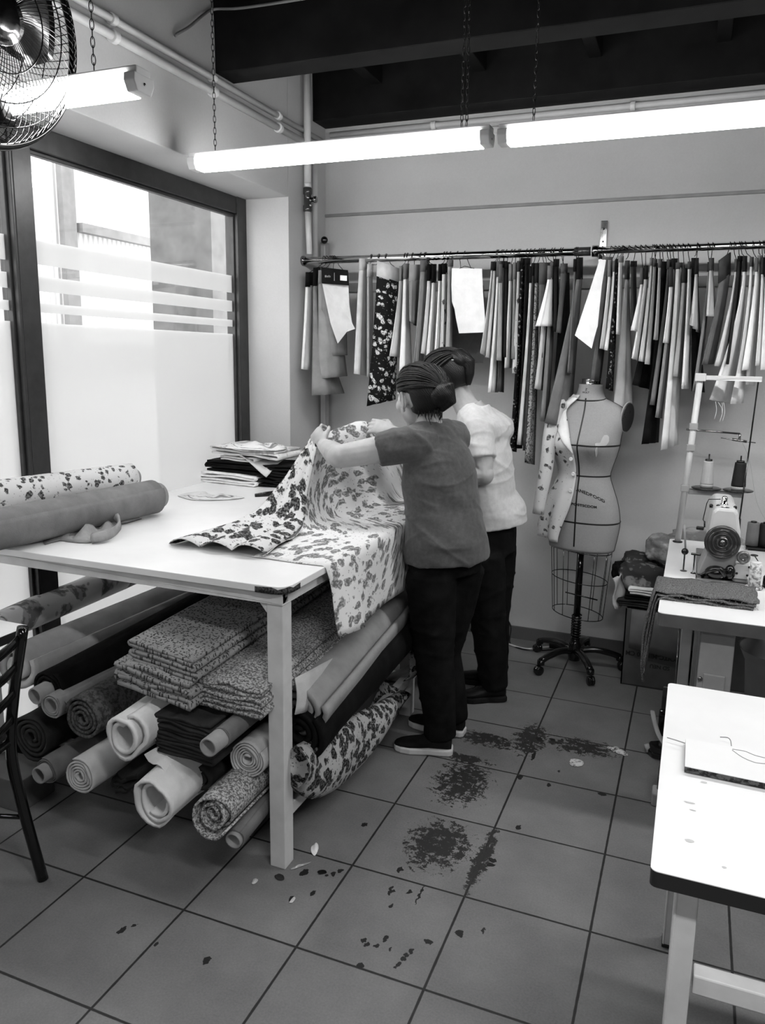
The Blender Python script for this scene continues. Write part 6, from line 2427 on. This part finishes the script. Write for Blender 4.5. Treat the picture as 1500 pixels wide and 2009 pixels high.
def scrap(q, a, b, ang, mat, lab, h=.010, seed=1., name='fabric_scrap', cat='scrap'):
    c_ = onz(q, 0)
    r = depth(c_) / F_PX
    ol = []
    for k in range(9):
        t_ = 2 * math.pi * k / 9
        x, y = a * r * math.cos(t_), b * r * 1.8 * math.sin(t_)
        f_ = 1 + .45 * nz(math.cos(t_) * 1.3, math.sin(t_) * 1.3, seed)
        ol.append(c_ + Vector((math.cos(ang) * x - math.sin(ang) * y, math.sin(ang) * x + math.cos(ang) * y, 0)) * f_)
    m = heap(MB(), ol, .0005, h, seed, nr=6, na=22, freq=4)
    m.build(name, mat, label=lab, cat=cat, thick=.001)


scrap((1212, 1474), 24, 6, -.5, speckle('paper_print', .35, .8, 60, .5), 'long crumpled paper strip on the floor near the pedal', .012, 1.0, 'paper_scrap')
scrap((1130, 1498), 15, 8, .2, speckle('paper_scrap_mat', .5, .82, 50, .45), 'small crumpled pale scrap on the floor tiles, middle right', .012, 2.0, 'paper_scrap')
scrap((617, 1666), 8, 10, .4, Mk, 'tuft of white fluff on the floor right of the table leg', .012, 3.0, 'lint')
scrap((588, 1700), 20, 2, .9, grey('film_clear', .62, .2, 0, .7), 'shiny twisted plastic strip at the foot of the table leg', .008, 4.0, 'plastic_scrap')
scrap((548, 1722), 12, 4, -.2, PW['dark'], 'flat dark scrap in front of the table leg foot', .003, 5.0)
scrap((632, 1712), 10, 3, .5, PW['black'], 'black thread knot on the floor right of the plastic strip', .006, 6.0)
scrap((500, 1730), 5, 5, 0, PW['pale'], 'tiny pale crumb on the floor left of the leg foot', .005, 7.0)
scrap((574, 1767), 4, 5, 0, PW['pale'], 'tiny pale crumb on the tile in front of the leg foot', .005, 8.0)

# cables along the skirting
c1 = [onz(q, z) for q, z in (((940, 1238), .006), ((993, 1262), .006), ((1030, 1273), .006), ((1055, 1271), .006), ((1085, 1268), .006))]
tag(MB().tube(spline(c1, 24), .0055, 8).build('floor_cable', grey('pale_cable', .72, .4)), 'pale cable lying along the foot of the back wall', 'cable')
c2 = [ony((996, 1216), 2.84), ony((1002, 1232), 2.838), onz((1000, 1262), .006), onz((1020, 1272), .006), onz((1050, 1276), .006), onz((1092, 1274), .006)]
tag(MB().tube(spline(c2, 30), .0035, 8).build('floor_cable', M_black), 'thin black cable dropping to the floor along the back wall', 'cable')
tag(MB().tube(spline([ony((985, 1100), 2.84), ony((981, 1145), 2.84), ony((988, 1180), 2.84), ony((996, 1216), 2.84)], 20), .002, 6).build('wall_wire', M_black), 'thin black wire hanging down the back wall beside the second woman', 'wire')
pa_ = onz((1093, 1271), 0)
tag(MB().rbox((pa_.x, pa_.y, .020), (.085, .055, .04), .008).build('power_adapter', M_black), 'black power adapter on the floor behind the dress form base', 'adapter')

# ------------------------------------------------------------------ black chair, left edge
t = thing('metal_chair', (-.22, .14, 0), 'black metal ladder-back chair at the left edge', 'chair')
A0 = Vector((-.104, .305, 0))
B0 = Vector((-.02, -.04, 0))
ax = (B0 - A0).normalized()
nv = Vector((ax.y, -ax.x, 0))
if nv.dot(Vector((-.83, .55, 0))) < 0:
    nv = -nv
for P0 in (A0, B0):
    MB().tube(spline([P0, P0 + nv * .052 + Vector((0, 0, .26)), P0 + nv * .070 + Vector((0, 0, .42)), P0 + nv * .045 + Vector((0, 0, .60)), P0 + nv * .004 + Vector((0, 0, .79))], 22), .016, 12).build('back_post', M_blackmetal, t)
for z in (.755, .675, .595, .515):
    off = .030 * (.79 - z) / .2
    p0, p1 = A0 + nv * (.012 + off) + Vector((0, 0, z)), B0 + nv * (.012 + off) + Vector((0, 0, z))
    pts = [p0.lerp(p1, i / 12) - nv * (.030 * math.sin(math.pi * i / 12)) for i in range(13)]
    MB().tube(pts, [(.016, .005)] * 13, 8, ref=(0, 0, 1)).build('slat', M_blackmetal, t)
st = [A0 + nv * .06 + ax * .0, A0 + nv * .40 + ax * .02, B0 + nv * .40 - ax * .02, B0 + nv * .06]
st = [Vector((p.x, p.y, .43)) for p in st]
MB().prism(st, (0, 0, .018)).build('seat_frame', M_blackmetal, t, bevel=.006)
cu_ = [p + (sum(st, Vector()) / 4 - p) * .04 for p in st]
MB().prism([p + Vector((0, 0, .018)) for p in cu_], (0, 0, .035)).build('seat_pad', floral('seat_print', .16, .62, 40, .36, .3, 'Object'), t, bevel=.014, label='printed seat pad')
for P0 in (A0 + nv * .38 + ax * .03, B0 + nv * .38 - ax * .03):
    MB().tube([P0 + Vector((0, 0, 0)), P0 - nv * .01 + Vector((0, 0, .432))], .0125, 12).build('front_leg', M_blackmetal, t)
for z in (.2,):
    MB().tube([A0 + nv * .045 + Vector((0, 0, z)), A0 + nv * .38 + ax * .03 + Vector((0, 0, z))], .007, 8).build('side_stretcher', M_blackmetal, t)
    MB().tube([B0 + nv * .045 + Vector((0, 0, z)), B0 + nv * .38 - ax * .03 + Vector((0, 0, z))], .007, 8).build('side_stretcher', M_blackmetal, t)

# white table at the left edge, behind the chair, and a low carton
t = thing('side_table', (-.48, -.1, 0), 'white table top at the left edge behind the black chair', 'table')
tp = MB().prism(rounded(-.70, -.258, -.80, .462, .015, .7185), (0, 0, .0015)).build('tabletop', M_lam, t)
MB().prism(rounded(-.70, -.258, -.80, .462, .015, .690), (0, 0, .0285)).build('edge_band', MATS['edge_black'], tp, label='dark table edge')
MB().tube([(-.5, -.15, .69), (-.5, -.15, .03)], .03, 16).build('pedestal', M_blackmetal, t)
MB().lathe([(.18, 0), (.18, .012), (.05, .035)], (-.5, -.15, 0), (0, 0, 1), 28).build('base', M_blackmetal, t)
tag(MB().rbox((-.56, .602, .057), (.26, .15, .114), .004).build('floor_carton', grey('low_carton', .34, .8)), 'low flat carton on the floor behind the chair, left of the rolls', 'box')
